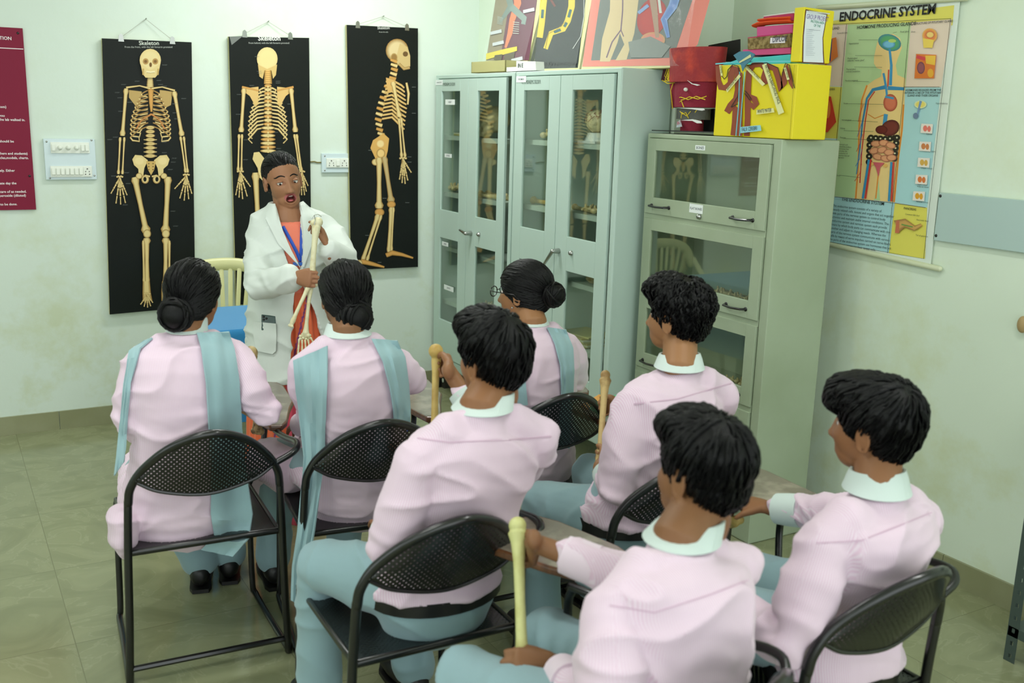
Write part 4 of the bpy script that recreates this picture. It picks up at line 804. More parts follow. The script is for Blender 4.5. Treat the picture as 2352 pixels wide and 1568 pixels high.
cz4 = lambda a, b: (1460 + a * .21683, b * .21683)
def brain_block():
    """the yellow cardboard project box with a cut-out of folds glued on it"""
    X = 2.83; root = empty('project_box', (2.95, 3.0, 1.65), 'yellow cardboard project box with brown folds glued on, atop the sage cabinet', 'school project')
    YM = mat('yellow_card', (232, 214, 28), .5, bump=(5, .3, .02))
    g = lambda a, b, x=X: onx(*cz4(a, b), x)
    tl, bl, br, fr = g(848, 690), g(820, 1420), g(2030, 1480), g(2065, 770)
    y1, y0 = g(830, 1300).y, g(1665, 1300).y; zt = tl.z; xb = ony(1903, 240, y0).x
    MB().slab([(X, y1, 1.649), (X, y0, 1.649), (X, y0, 1.925), (X, y1, zt)], (xb - X, 0, 0)).build('box', YM, root, False, bevel=.004)
    f = MB(); p = Flat(f, (X - .0004, 0, 0), (-1, 0, 0), cz4, step=.0005); B = (146, 70, 44); K = (58, 34, 26); BL = (110, 200, 212)
    def fold(pts, w): p.stroke(pts, w, B)
    fold([(872, 695), (880, 850), (905, 925), (960, 930), (1010, 880), (1015, 780), (1040, 715), (1075, 730), (1090, 850), (1085, 960), (1065, 1050), (1010, 1120), (968, 1190)], [48, 52, 66, 70, 70, 68, 62, 60, 72, 66, 66, 76, 66])
    fold([(970, 1190), (1040, 1120), (1062, 1150), (1058, 1300), (1042, 1435)], [40, 50, 66, 72, 70])
    fold([(1180, 1440), (1190, 1250), (1190, 1100), (1195, 900), (1205, 760), (1250, 690), (1330, 680), (1385, 735), (1360, 820), (1390, 890)], [60, 60, 60, 66, 60, 56, 60, 64, 60, 56])
    fold([(1200, 1020), (1262, 1050), (1282, 1100), (1255, 1135), (1205, 1090)], [56, 70, 62, 60, 40])
    fold([(1390, 690), (1480, 730), (1520, 830), (1545, 950), (1575, 880), (1585, 770), (1605, 700), (1625, 780), (1650, 880), (1668, 940)], [50, 60, 66, 66, 66, 56, 52, 56, 40, 8])
    for pts in ([(905, 695), (915, 800), (945, 838), (975, 810), (985, 740), (1035, 685), (1090, 700), (1108, 790)], [(1018, 1135), (1090, 1100)], [(1018, 1135), (1090, 1020), (1108, 940)], [(1165, 960), (1200, 1000), (1235, 1055), (1215, 1058), (1165, 990)], [(1190, 700), (1260, 675), (1400, 665), (1520, 720), (1555, 860), (1575, 740), (1600, 670), (1640, 690), (1665, 800), (1695, 935)]): p.stroke(pts, 9, K)
    fold([(1130, 770), (1125, 1100), (1110, 1440)], [22, 40, 56]); p.stroke([(1115, 760), (1105, 1100), (1075, 1440)], 9, BL); p.stroke([(1170, 760), (1140, 1100), (1115, 1440)], 9, BL)
    p.stroke([(860, 678), (1080, 658), (1660, 650)], 14, BL)
    S = (228, 226, 160)
    strips = [([(1355, 690), (1400, 672), (1590, 1190), (1530, 1216)], 'ARTERY IN SUBARCHNOID SPACE', (1375, 690), .0215), ([(1165, 665), (1390, 890), (1360, 912), (1155, 700)], 'SUPERIOR SAGITTAL SINUS', (1168, 690), .0135), ([(975, 950), (1115, 785), (1132, 812), (988, 980)], 'ARACHNOID VILLI', (990, 968), .0135), ([(1300, 1165), (1480, 1145), (1490, 1190), (1298, 1213)], 'WHITE MATER', (1312, 1198), .0205), ([(905, 690), (925, 690), (942, 800), (922, 806)], 'PIA MATER', (908, 700), .012), ([(1590, 720), (1615, 715), (1652, 842), (1626, 850)], 'GREY MATTER', (1597, 728), .011)]
    for q, s, a, sz in strips:
        p.poly(q, S); i = (2, 1) if s[0] in 'AW' and s[:2] != 'AR' else None
        d = {'ARTERY IN SUBARCHNOID SPACE': (1385, 700, 1555, 1190), 'SUPERIOR SAGITTAL SINUS': (1175, 695, 1365, 885), 'ARACHNOID VILLI': (992, 960, 1120, 810), 'WHITE MATER': (1310, 1200, 1480, 1180), 'PIA MATER': (912, 705, 930, 800), 'GREY MATTER': (1600, 730, 1636, 845)}[s]
        o0, o1 = p.m(d[0], d[1]), p.m(d[2], d[3]); letter(p.mb, s, o0 + V((-.001, 0, 0)), o1 - o0, (-1, 0, 0), sz, (40, 44, 36), 'LEFT', .0, (o1 - o0).length / (sz * .68 * len(s)))
    p.poly([(1135, 1345), (1345, 1325), (1355, 1385), (1132, 1410)], (150, 208, 222)); letter(p.mb, 'FALX CEREBRI', p.m(1146, 1392) + V((-.001, 0, 0)), p.m(1340, 1372) - p.m(1146, 1392), (-1, 0, 0), .021, (36, 60, 72), spx=.66)
    p.stroke([(1705, 690), (1690, 1000), (1655, 1475)], 4, (150, 134, 16))
    f.build('cut_out', PRINTM, root, False)
    fn = MB(); q = [g(a, b, X - .02) for a, b in ((1035, 585), (1100, 545), (1200, 542), (1262, 575), (1210, 650), (1160, 690), (1130, 755), (1115, 690))]; fn.slab(q, (.004, 0, 0), (72, 128, 150)); q = [g(a, b, X - .022) for a, b in ((1095, 655), (1215, 575), (1222, 605), (1100, 668))]; fn.slab(q, (.001, 0, 0), (214, 216, 160)); fn.build('paper_fan', PRINTM, root, False)
    # upright holder: narrow face to the room, sheet on the end face
    r = empty('project_holder', (2.9, 2.9, 1.93), 'tall yellow card holder with the GROUP PROJECT sheet, right end of the sage cabinet', 'school project')
    yf = y0 + .012; h = lambda a, b: ony(*cz4(a, b), yf); bl, br, tr, tl2 = h(1735, 700), h(2045, 745), h(2108, 118), h(1790, 72); bl.z = 1.932; br.z = 1.932
    dl = V((0, .05, 0)); MB().slab([bl, br, tr, tl2], dl).build('holder', YM, r, False, bevel=.003)
    f = MB(); p = Flat(f, (0, yf, 0), (0, -1, 0), cz4, step=.0006); p.poly([(1762, 668), (1998, 676), (1990, 560), (1985, 400), (2030, 145), (1798, 98), (1790, 160), (1768, 380)], (96, 50, 40)); p.poly([(1772, 656), (1985, 664), (1978, 560), (1975, 400), (2018, 158), (1806, 112), (1798, 165), (1778, 380)], (226, 232, 238))
    rr = (1, 0, -.03)
    p.text('GROUP PROJECT', 1803, 197, .024, (120, 90, 160), right=rr, spx=.62); p.text('PROTEIN AREA\nOF THE', 1920, 248, .013, (60, 150, 120), 'CENTER', right=rr, spx=.8)
    for k in range(14): p.stroke([(1800 - k * 1.5, 310 + k * 21), (1880 - (k % 3) * 12, 312 + k * 21)], 3.5, (172, 180, 190))
    p.stroke([(1810, 318), (1930, 325)], 3.5, (150, 158, 170)); p.stroke([(1806, 120), (2030, 150)], 12, (206, 208, 200)); f.build('sheet', PRINTM, r, False)
brain_block()
def layers():
    root = empty('skin_layer_model', (2.95, 3.1, 1.9), 'stack of pink, orange and jute layers labelled DIPLOE behind the yellow box', 'school project')
    def lay(nm, a0, b0, a1, b1, a2, b2, a3, b3, m, x=2.93, t=.10):
        q = [onx(*cz4(a, b), x) for a, b in ((a0, b0), (a1, b1), (a2, b2), (a3, b3))]; return MB().slab(q, (t, 0, 0)).build(nm, m, root, False, bevel=.002)
    pk = mat('pink_felt', (208, 82, 142), .8); mg = mat('magenta_felt', (178, 40, 92), .8); og = mat('orange_felt', (232, 88, 34), .8); jt = mat('jute', (160, 138, 92), .95, var=(60, (110, 90, 50), .4, .6), bump=(70, 1, .01)); tq = mat('turquoise_card', (70, 204, 214), .6); wh = mat('white_rim', (220, 214, 214), .6)
    lay('turquoise_layer', 900, 690, 1640, 690, 1640, 575, 1090, 625, tq)
    lay('pink_layer', 1130, 590, 1640, 570, 1640, 485, 1135, 525, pk); lay('jute_layer', 1185, 525, 1640, 500, 1640, 355, 1185, 405, jt, 2.925)
    lay('red_layer', 1185, 420, 1640, 372, 1640, 345, 1185, 395, mg, 2.935); lay('pink_layer', 1283, 385, 1660, 350, 1660, 255, 1283, 285, pk, 2.94)
    b = MB()
    for dy, (w, h) in ((0, (190, 22)),): pass
    A = [onx(*cz4(a, c), 2.96) for a, c in ((1285, 275), (1340, 250), (1450, 237), (1660, 225))]; b.tube(A, [(.03, .008)] * 4, 10, side=(1, 0, 0)); A = [q + V((0, 0, .012)) for q in A[1:]]; b.tube(A, [(.03, .007)] * 3, 10, side=(1, 0, 0)); b.build('orange_layer', og, root)
    lay('magenta_layer', 1358, 235, 1670, 215, 1670, 140, 1352, 178, mg, 2.945); lay('white_rim', 1352, 178, 1670, 140, 1670, 122, 1352, 168, wh, 2.944)
    b = MB(); q = [onx(*cz4(a, c), 2.922) for a, c in ((1424, 460), (1585, 455), (1585, 397), (1430, 400))]; b.slab(q, (-.001, 0, 0), (232, 226, 236)); letter(b, 'DIPLOE', onx(*cz4(1446, 448), 2.919), (0, -1, .03), (-1, 0, 0), .028, (60, 60, 90), bold=.008, spx=.85); b.build('label_sticker', PRINTM, root, False)
layers()
def face_model():
    root = empty('head_section_model', (2.93, 3.52, 1.65), 'red painted head model in stacked sections with yellow nerves, left on the sage cabinet', 'anatomy model')
    RD = mat('painted_red', (150, 34, 40), .6, var=(10, (196, 60, 40), .5, .7), bump=(60, .4, .004)); CR = mat('crimson_felt', (136, 22, 48), .8, bump=(90, .6, .004)); DKR = mat('dark_maroon', (74, 20, 34), .8); GY = mat('grey_clay', (92, 94, 88), .8, bump=(30, .8, .01)); YW = mat('yellow_thread', (226, 200, 40), .6); BK2 = mat('black_card', (40, 42, 42), .7); WH = mat('white_card', (226, 228, 224), .6)
    X = 2.92; g = lambda a, b, x=X: onx(*cz4(a, b), x)
    def cyl(nm, a0, a1, bt, bb, m, dx=.0, dep=.08, taper=1.0, sq=2.2):
        yl, yr = g(a0, bb).y, g(a1, bb).y; zt = g((a0 + a1) / 2, bt, X - dep).z; zb = g((a0 + a1) / 2, bb, X - dep).z; c = (yl + yr) / 2; ry = abs(yl - yr) / 2; b = MB()
        b.tube([(X + dx, c, zb), (X + dx, c, zt)], [(ry * taper, dep * taper), (ry, dep)], 40, side=(0, 1, 0), rnd=False); return b.build(nm, m, root, auto=50)
    MB().slab([g(1100, 415, 3.05), g(1100, 655, 3.05), g(770, 655, 3.05), g(770, 480, 3.05)], (.006, 0, 0)).build('black_panel', BK2, root, False)
    cyl('cranium', 385, 905, 490, 860, RD, dep=.085, taper=.93); cyl('upper_face', 440, 850, 860, 1135, CR, dep=.07, taper=.96); cyl('jaw', 455, 765, 1150, 1265, GY, dep=.05); cyl('neck', 495, 690, 1268, 1395, CR, dep=.04)
    b = MB(); b.slab([g(370, 530, 2.9), g(440, 860, 2.9), g(268, 850, 2.9), g(300, 700, 2.9), g(340, 560, 2.9)], (.02, 0, 0)); b.build('face_flap', DKR, root, False)
    b = MB(); b.slab([g(305, 520, 2.905), g(385, 505, 2.905), g(310, 680, 2.905)], (.015, 0, 0)); b.build('red_flap', RD, root, False)
    b = MB(); b.slab([g(360, 890, 2.895), g(440, 870, 2.895), g(440, 1130, 2.895), g(380, 1140, 2.895)], (.02, 0, 0)); b.build('side_flap', CR, root, False)
    b = MB(); random.seed(3)
    for k in range(9):
        a = 370 - k * 4; pts = [(375, 590 + k * 15), (350 + 12 * sin(k * 2), 680 + k * 14), (330 + 25 * cos(k * 1.7), 790 + 8 * k), (340 + 30 * sin(k), 862)]; b.tube([g(x, min(y, 866), 2.893) for x, y in pts], .0016, 5)
    for pts in ([(395, 885), (372, 960), (385, 1080), (392, 1150)], [(440, 880), (425, 980), (415, 1100)], [(415, 1040), (480, 1030), (560, 1055), (640, 1020), (735, 1055)], [(415, 1060), (500, 1058), (570, 1025), (660, 1050), (748, 1020)], [(420, 1110), (485, 1070), (510, 1135)], [(280, 850), (340, 885), (430, 872)]): b.tube([g(x, y, 2.846 if x > 440 else 2.89) for x, y in pts], .002, 5)
    for pts in ([(470, 1180), (500, 1210), (530, 1190), (560, 1250)], [(480, 1250), (490, 1190), (540, 1230), (580, 1180)], [(630, 1190), (650, 1160)]): b.tube([g(x, y, 2.866) for x, y in pts], .0018, 5)
    b.build('nerve_threads', YW, root)
    for q in ([(545, 850), (600, 885), (640, 890), (680, 900), (650, 908), (590, 888)], [(455, 1145), (600, 1142), (720, 1148), (730, 1165), (700, 1172), (600, 1156)], [(470, 1275), (600, 1262), (690, 1282), (700, 1305), (650, 1305), (600, 1280)]): MB().slab([g(a, c, 2.835) for a, c in q], (.003, 0, 0)).build('white_tab', WH, root, False)
    b = MB(); c = g(535, 948, 2.845); b.tube([c, c + V((-.004, 0, 0))], .008, 16, col=(226, 226, 220)); b.tube([c + V((-.004, 0, 0)), c + V((-.006, 0, 0))], .004, 12, col=(50, 50, 50)); b.build('button_eye', PRINTM, root)
    MB().slab([g(170, 1385, 2.83), g(820, 1405, 2.83), g(820, 1405, 2.83) + V((.24, 0, 0)), g(170, 1385, 2.83) + V((.24, 0, 0))], (0, 0, .004)).build('base_board', BK2, root, False)
    MB().slab([g(700, 1160, 2.99), g(830, 1150, 2.99), g(830, 1400, 2.99), g(690, 1400, 2.99)], (.01, 0, 0)).build('support', BK2, root, False)
    b = MB(); q = [g(430, 1350, 2.86), g(490, 1340, 2.86), g(470, 1270, 2.86), g(440, 1290, 2.86)]; b.slab(q, (.002, 0, 0), (190, 200, 206)); letter(b, 'BU', g(440, 1325, 2.857), (0, -1, .3), (-1, 0, 0), .02, (190, 40, 60)); b.build('paper_tag', PRINTM, root, False)
    b = MB(); b.slab([g(250, 965, 3.0), g(330, 895, 3.0), g(390, 985, 3.0)], (.003, 0, 0)); b.build('grey_flap', mat('grey_card', (110, 122, 116), .5), root, False)
face_model()
mb = MB(); mb.tube([(2.60, 5.60, 0), (2.60, 5.60, .03)], .05, 14, rnd=False); 
q = onz(1018, 880, 0); mb = MB(); mb.box((q.x - .05, q.y - .12, 0), (q.x + .05, q.y - .02, .11), (44, 44, 36))
for k in range(5): mb.ell((q.x - .052, q.y - .1 + .018 * k, .05 + .045 * (k % 2)), (.003, .012, .014), (214, 222, 206))
tag(mb.build('patterned_box', PRINTM, None, False), 'small dark box with pale flowers on the floor by the corner cabinet', 'box')
# ================================================================== PEOPLE
SKIN = {}
def skin(name, rgb):
    return mat('skin_' + name, rgb, .5, attr=True, spec=.35, bump=(260, .12, .001), sss=.0)
def cloth_mat(name, rgb, rgb2, pitch=.0045):
    """fine woven stripe running along the cloth"""
    m = mat(name, rgb, .85, sheen=.2, bump=(14, .12, .006)); N, L, b = nodes(m)
    a = N.new('ShaderNodeAttribute'); a.attribute_name = 'col'; s = N.new('ShaderNodeSeparateColor'); L.new(a.outputs['Color'], s.inputs[0])
    k = N.new('ShaderNodeMath'); k.operation = 'MULTIPLY'; k.inputs[1].default_value = 2 * pi / pitch; L.new(s.outputs[0], k.inputs[0])
    si = N.new('ShaderNodeMath'); si.operation = 'SINE'; L.new(k.outputs[0], si.inputs[0]); r = N.new('ShaderNodeMapRange'); r.inputs[1].default_value = -.5; r.inputs[2].default_value = .5; L.new(si.outputs[0], r.inputs[0])
    mx = N.new('ShaderNodeMix'); mx.data_type = 'RGBA'; L.new(r.outputs[0], mx.inputs[0]); mx.inputs[6].default_value = lin(rgb); mx.inputs[7].default_value = lin(rgb2); L.new(mx.outputs[2], b.inputs['Base Color']); return m
SHIRT = cloth_mat('pink_striped_cotton', (220, 190, 210), (228, 209, 223))
WHITE = mat('white_cotton', (204, 218, 214), .8, sheen=.2, bump=(40, .1, .003))
PANTS = mat('pale_blue_trouser', (138, 167, 174), .85, sheen=.2, bump=(10, .2, .01))
DUP = mat('pale_blue_dupatta', (148, 180, 186), .85, sheen=.3, bump=(12, .2, .008))
HAIR = mat('black_hair', (5, 5, 6), .5, spec=.24, bump=(60, .35, .004), stretch=(4, 4, .8))
SHOE = mat('black_shoe', (14, 14, 15), .45)
BELT = mat('black_belt', (12, 12, 13), .4)
COATM = mat('white_coat_cotton', (216, 224, 218), .85, sheen=.15, bump=(10, .15, .01))

def frame_from(f, u):
    f = V(f).normalized(); u = V(u); u = (u - f * u.dot(f)).normalized(); r = f.cross(u)
    return Matrix((r, f, u)).transposed()          # columns: right, forward, up
def face_mesh(detail, mouth=0.0, ear=True, male=True):
    """head in its own frame: x right, y forward, z up, origin mid-head at eye level"""
    b = MB(); b.ell((0, -.014, .028), (.073, .092, .083), nu=32, nv=24); b.ell((0, .022, -.02), (.0635, .066, .078), nu=28, nv=20)
    b.ell((0, .033, -.064 - .015 * mouth), (.049, .050, .046), nu=24, nv=16); b.ell((0, -.01, -.055), (.056, .05, .04), nu=24, nv=16)
    b.tube([(0, -.018, -.03), (0, -.026, -.1)], .052, 20)
    def g(x, s): return math.exp(-(x / s) ** 2 / 2)
    def f(p, n):
        x, y, z = p
        if y > .02:
            w = min(1, (y - .02) / .03); ax = abs(x); d = 0
            d += .004 * g(z - .021, .008) * g(ax - .026, .018) - .0080 * g(ax - .032, .013) * g(z + .001, .0095)
            if -.052 < z < .022:
                t = (.018 - z) / .060; t = max(0, min(1, t)); hgt = .004 + .016 * t ** 1.2; d += hgt * g(x, .0058 + .0042 * t) * min(1, (z + .052) / .009)
            d += .0085 * g(ax - .0125, .0050) * g(z + .041, .0055) + .0060 * g(x, .0070) * g(z + .036, .0065)
            d += .0035 * g(ax - .040, .015) * g(z + .026, .014)
            mz = -.066 - .004 * mouth
            if mouth < .5: d += .0055 * g(x, .017) * (g(z - mz - .0055, .0042) + g(z - mz + .0065, .005)) - .0035 * g(x, .022) * g(z - mz, .0018)
            else:
                q = math.hypot(x / .020, (z - mz + .004) / .0145); d += .0052 * g(q - 1.22, .20) - .030 * (1 if q < .75 else max(0, 1 - (q - .75) / .28)); 
            d += .005 * g(x, .014) * g(z + .098 + .012 * mouth, .010) - .003 * g(x, .02) * g(z + .082 + .010 * mouth, .005)
            y += d * w
        return V((x, y, z))
    t = remesh(b, '_tmp', None, None, detail, 6, f)
    h = MB(); h.v = [v.co.copy() for v in t.vertices]; h.f = [tuple(p.vertices) for p in t.polygons]; h.c = [(1, 1, 1, 1)] * len(h.v); bpy.data.meshes.remove(t)
    if ear:
        for s in (-1, 1):
            R = Matrix.Rotation(s * .35, 3, 'Z') @ Matrix.Rotation(-.2, 3, 'X')
            pts = [V((s * .073, -.012 + .015 * cos(a), -.006 + .025 * sin(a) - (.006 if sin(a) < -.5 else 0))) + V((s * .004, -.008, 0)) for a in [2 * pi * k / 14 for k in range(14)]]
            h.tube(pts, .0048, 8, closed=True); h.ell((s * .073, -.014, -.006), (.007, .014, .023), rot=R, nu=12, nv=8); h.ell((s * .074, -.008, -.029), (.005, .007, .008), nu=10, nv=8)
    return h
HEADS = {}
def head_at(c, R, detail, mouth=0.0, scale=1.0):
    k = (detail, mouth)
    if k not in HEADS: HEADS[k] = face_mesh(detail, mouth)
    h = HEADS[k]; o = MB(); o.v = [V(c) + R @ (p * scale) for p in h.v]; o.f = list(h.f); o.c = list(h.c); return o
def merge(a, b): o = len(a.v); a.v += b.v; a.f += [tuple(i + o for i in f) for f in b.f]; a.c += b.c; return a
def hand(b, w, d, n, s, curls, spread=.0, size=1.0, thumb=None, thumbcurl=.5):
    """w wrist, d towards the fingers, n out of the palm, s towards the thumb; curls: bend per finger in radians"""
    d = V(d).normalized(); n = V(n); n = (n - d * n.dot(d)).normalized(); s0 = V(s); s = (s0 - d * s0.dot(d) - n * s0.dot(n)).normalized(); S = size
    b.tube([w - d * .03, w, w + d * .03 * S, w + d * .062 * S, w + d * .082 * S], [(.023 * S, .017 * S), (.024 * S, .016 * S), (.033 * S, .0155 * S), (.038 * S, .0135 * S), (.035 * S, .010 * S)], 16, side=s)
    L = [.068, .078, .073, .058]; tips = []
    for i in range(4):
        off = (1.5 - i) * .0185 * S; p = w + d * (.082 - .004 * abs(i - 1.2)) * S + s * off; c = curls[i] if isinstance(curls, (list, tuple)) else curls; a = 0; dd = (d + s * (1.5 - i) * spread).normalized()
        pts = [p - dd * .012 * S, p]; ln = L[i] * S
        for q, fr in ((.45, .44), (.95, .31), (.75, .25)):
            a += c * q; v = dd * cos(a) + n * sin(a); pts.append(pts[-1] + v * ln * fr)
        b.tube(pts, [.0085 * S, .0088 * S, .0080 * S, .0073 * S, .0062 * S], 10); tips.append(pts[-1])
    p = w + d * .022 * S + s * .020 * S; t = V(thumb) if thumb is not None else (d * .75 + s * .65 + n * .25)
    t = t.normalized(); t2 = (t * cos(thumbcurl) + (n * .8 + d * .4 - s * .3).normalized() * sin(thumbcurl)).normalized()
    b.tube([p - t * .01, p + t * .022 * S, p + t * .042 * S, p + t * .042 * S + t2 * .024 * S], [.0125 * S, .0115 * S, .0095 * S, .0072 * S], 10)
    return tips
def fist_on(b, c, axis, back, size=1.0, from_=None):
    """hand closed around a rod through c along axis; 'back' points from rod to the palm's back"""
    axis = V(axis).normalized(); back = V(back); back = (back - axis * back.dot(axis)).normalized(); d = axis.cross(back).normalized()
    if from_ is not None and (V(from_) - V(c)).dot(d) > 0: d = -d
    n = -back; w = V(c) + back * .026 * size - d * .062 * size; s = axis
    hand(b, w, d, n, s, 1.75, .0, size, thumb=(d * .8 + s * .35 + n * .35), thumbcurl=.95); return w
# hair -----------------------------------------------------------------
def hair(parent, c, R, ells, front=None, locks=220, seed=1, scale=1.0, lock_len=.05, crown=(0, -.05, .1), lift=.004, w=.0055, bun=None, wavy=.0, gather=None, noise_amp=.004, zmin=-.2, zfront=.045):
    """cap of hair from overlapping ellipsoids around the skull with combed locks lying on it"""
    rnd = random.Random(seed); O = V((0, -.012, .02))
    def rad(d):
        best = 0.03
        for (ec, er) in ells:
            e = V(ec) - O; A = sum((d[i] / er[i]) ** 2 for i in range(3)); B = -2 * sum(d[i] * e[i] / er[i] ** 2 for i in range(3)); C = sum((e[i] / er[i]) ** 2 for i in range(3)) - 1
            D = B * B - 4 * A * C
            if D > 0:
                t = (-B + sqrt(D)) / (2 * A); best = max(best, t)
        return best
    S = lambda d: (O + d * (rad(d) + noise_amp * noise.noise(d * 4 + V((seed, 0, 0))) + noise_amp * .4 * noise.noise(V((d.x * 16, d.y * 16, d.z * 5))))) * scale
    b = MB(); nu, nv = 72, 44; vs = []; fs = []
    for j in range(nv + 1):
        a = pi * j / nv
        for i in range(nu): q = 2 * pi * i / nu; d = V((sin(a) * cos(q), sin(a) * sin(q), cos(a))); vs.append(V(c) + R @ S(d))
    for j in range(nv):
        for i in range(nu): fs.append((j * nu + i, (j + 1) * nu + i, (j + 1) * nu + (i + 1) % nu, j * nu + (i + 1) % nu))
    b.add(vs, fs)
    cr = (V(crown) - O).normalized()
    for k in range(locks):
        while True:
            d = V((rnd.gauss(0, 1), rnd.gauss(0, 1), rnd.gauss(0, 1))).normalized()
            p = O + d * rad(d)
            if p.z > zmin and not (p.y > (.05 if zfront < .05 else .0) and p.z < zfront): break
        pts = []; ww = []; n = 6; g = V(gather) if gather else None
        for i in range(n):
            P = S(d) + d * (lift * sin(pi * (i + .7) / n)); pts.append(V(c) + R @ P); ww.append((w * (.35 + .65 * sin(pi * (i + .6) / n)), w * .45))
            if g is not None: t = ((g - O).normalized() - d * d.dot((g - O).normalized()))
            else: t = -(cr - d * d.dot(cr))
            if t.length < 1e-3: t = V((0, -1, 0))
            t = t.normalized(); t = t + d.cross(t) * (wavy * sin(i * 1.7 + k) + rnd.gauss(0, .12)); d = (d + t * (lock_len / n) / rad(d)).normalized()
        b.tube(pts, ww, 5, rnd=False)
    o = b.build('hair', HAIR, parent)
    if bun:
        bc, br = V(bun[0]), bun[1]; q = MB(); C = V(c) + R @ bc; q.ell(C, br * .93, nu=20, nv=14, rot=R)
        for k in range(26):
            ax = V((rnd.gauss(0, .35), 1, rnd.gauss(0, .35))).normalized(); u = ax.orthogonal().normalized(); v = ax.cross(u); off = rnd.uniform(-.7, .7); rr = br * sqrt(1 - off * off); a0 = rnd.uniform(0, 6.28)
            q.tube([C + R @ (ax * (br * off * .8) + (u * cos(a0 + t * .45) + v * sin(a0 + t * .45)) * rr * 1.0) for t in range(8)], [(br * .16 * sin(pi * (t + .6) / 8), br * .1) for t in range(8)], 6)
        bo = q.build('hair_bun', HAIR, parent)
    return o
BOY = [((0, -.022, .038), (.078, .097, .083)), ((0, -.052, -.005), (.067, .053, .060)), ((0, .008, .066), (.067, .080, .054)), ((.0, -.045, .02), (.074, .066, .066))]
GIRL = [((0, -.018, .036), (.079, .097, .082)), ((0, -.055, -.01), (.066, .056, .062)), ((0, -.03, .0), (.077, .068, .058))]
# garments -------------------------------------------------------------
def wrinkle(amp, f=9, seed=0, joints=()):
    def d(p, n):
        q = V((p.x * f * .7 + seed, p.y * f * .7, p.z * f * 1.3)); a = noise.noise(q + V((0, 0, noise.noise(q * .5) * 1.5))); r = 1 - abs(a) * 2.2; v = 1.5 * amp * (r * abs(r) * .9 - .3)
        for (c, s, dr) in joints:
            dd = (p - c).length
            if dd < s * 2.5: k = math.exp(-(dd / s) ** 2); u = (p - c).dot(dr); v += amp * .55 * k * sin(u * 105 + 5 * noise.noise(p * 9))
        return p + n * v
    return d
def torso_pts(hip, neck, heading_h, heading_s, sh_w=.168, male=True, lean=0.0):
    up = (neck - hip); H = up.length; bow = V((-sin(0), 0, 0)); f = V((-sin(heading_s), cos(heading_s), 0)); out = []; A = []; Sd = []
    prof = [(0, .165, .115), (.08, .172, .12), (.2, .158, .108), (.36, .15, .102), (.52, .158, .106), (.66, .168, .112), (.78, .174, .110), (.86, .165, .098), (.915, .130, .080), (.96, .085, .064), (1.0, .062, .056)]
    k = sh_w / .168
    for t, a, c in prof:
        p = hip + up * t - f * (.035 * sin(pi * min(1, t * 1.05)) * (1 + lean)); out.append(p); A.append((a * (k if t > .3 else 1), c)); h = heading_h + (heading_s - heading_h) * t; Sd.append(V((cos(h), sin(h), 0)))
    return out, A, Sd
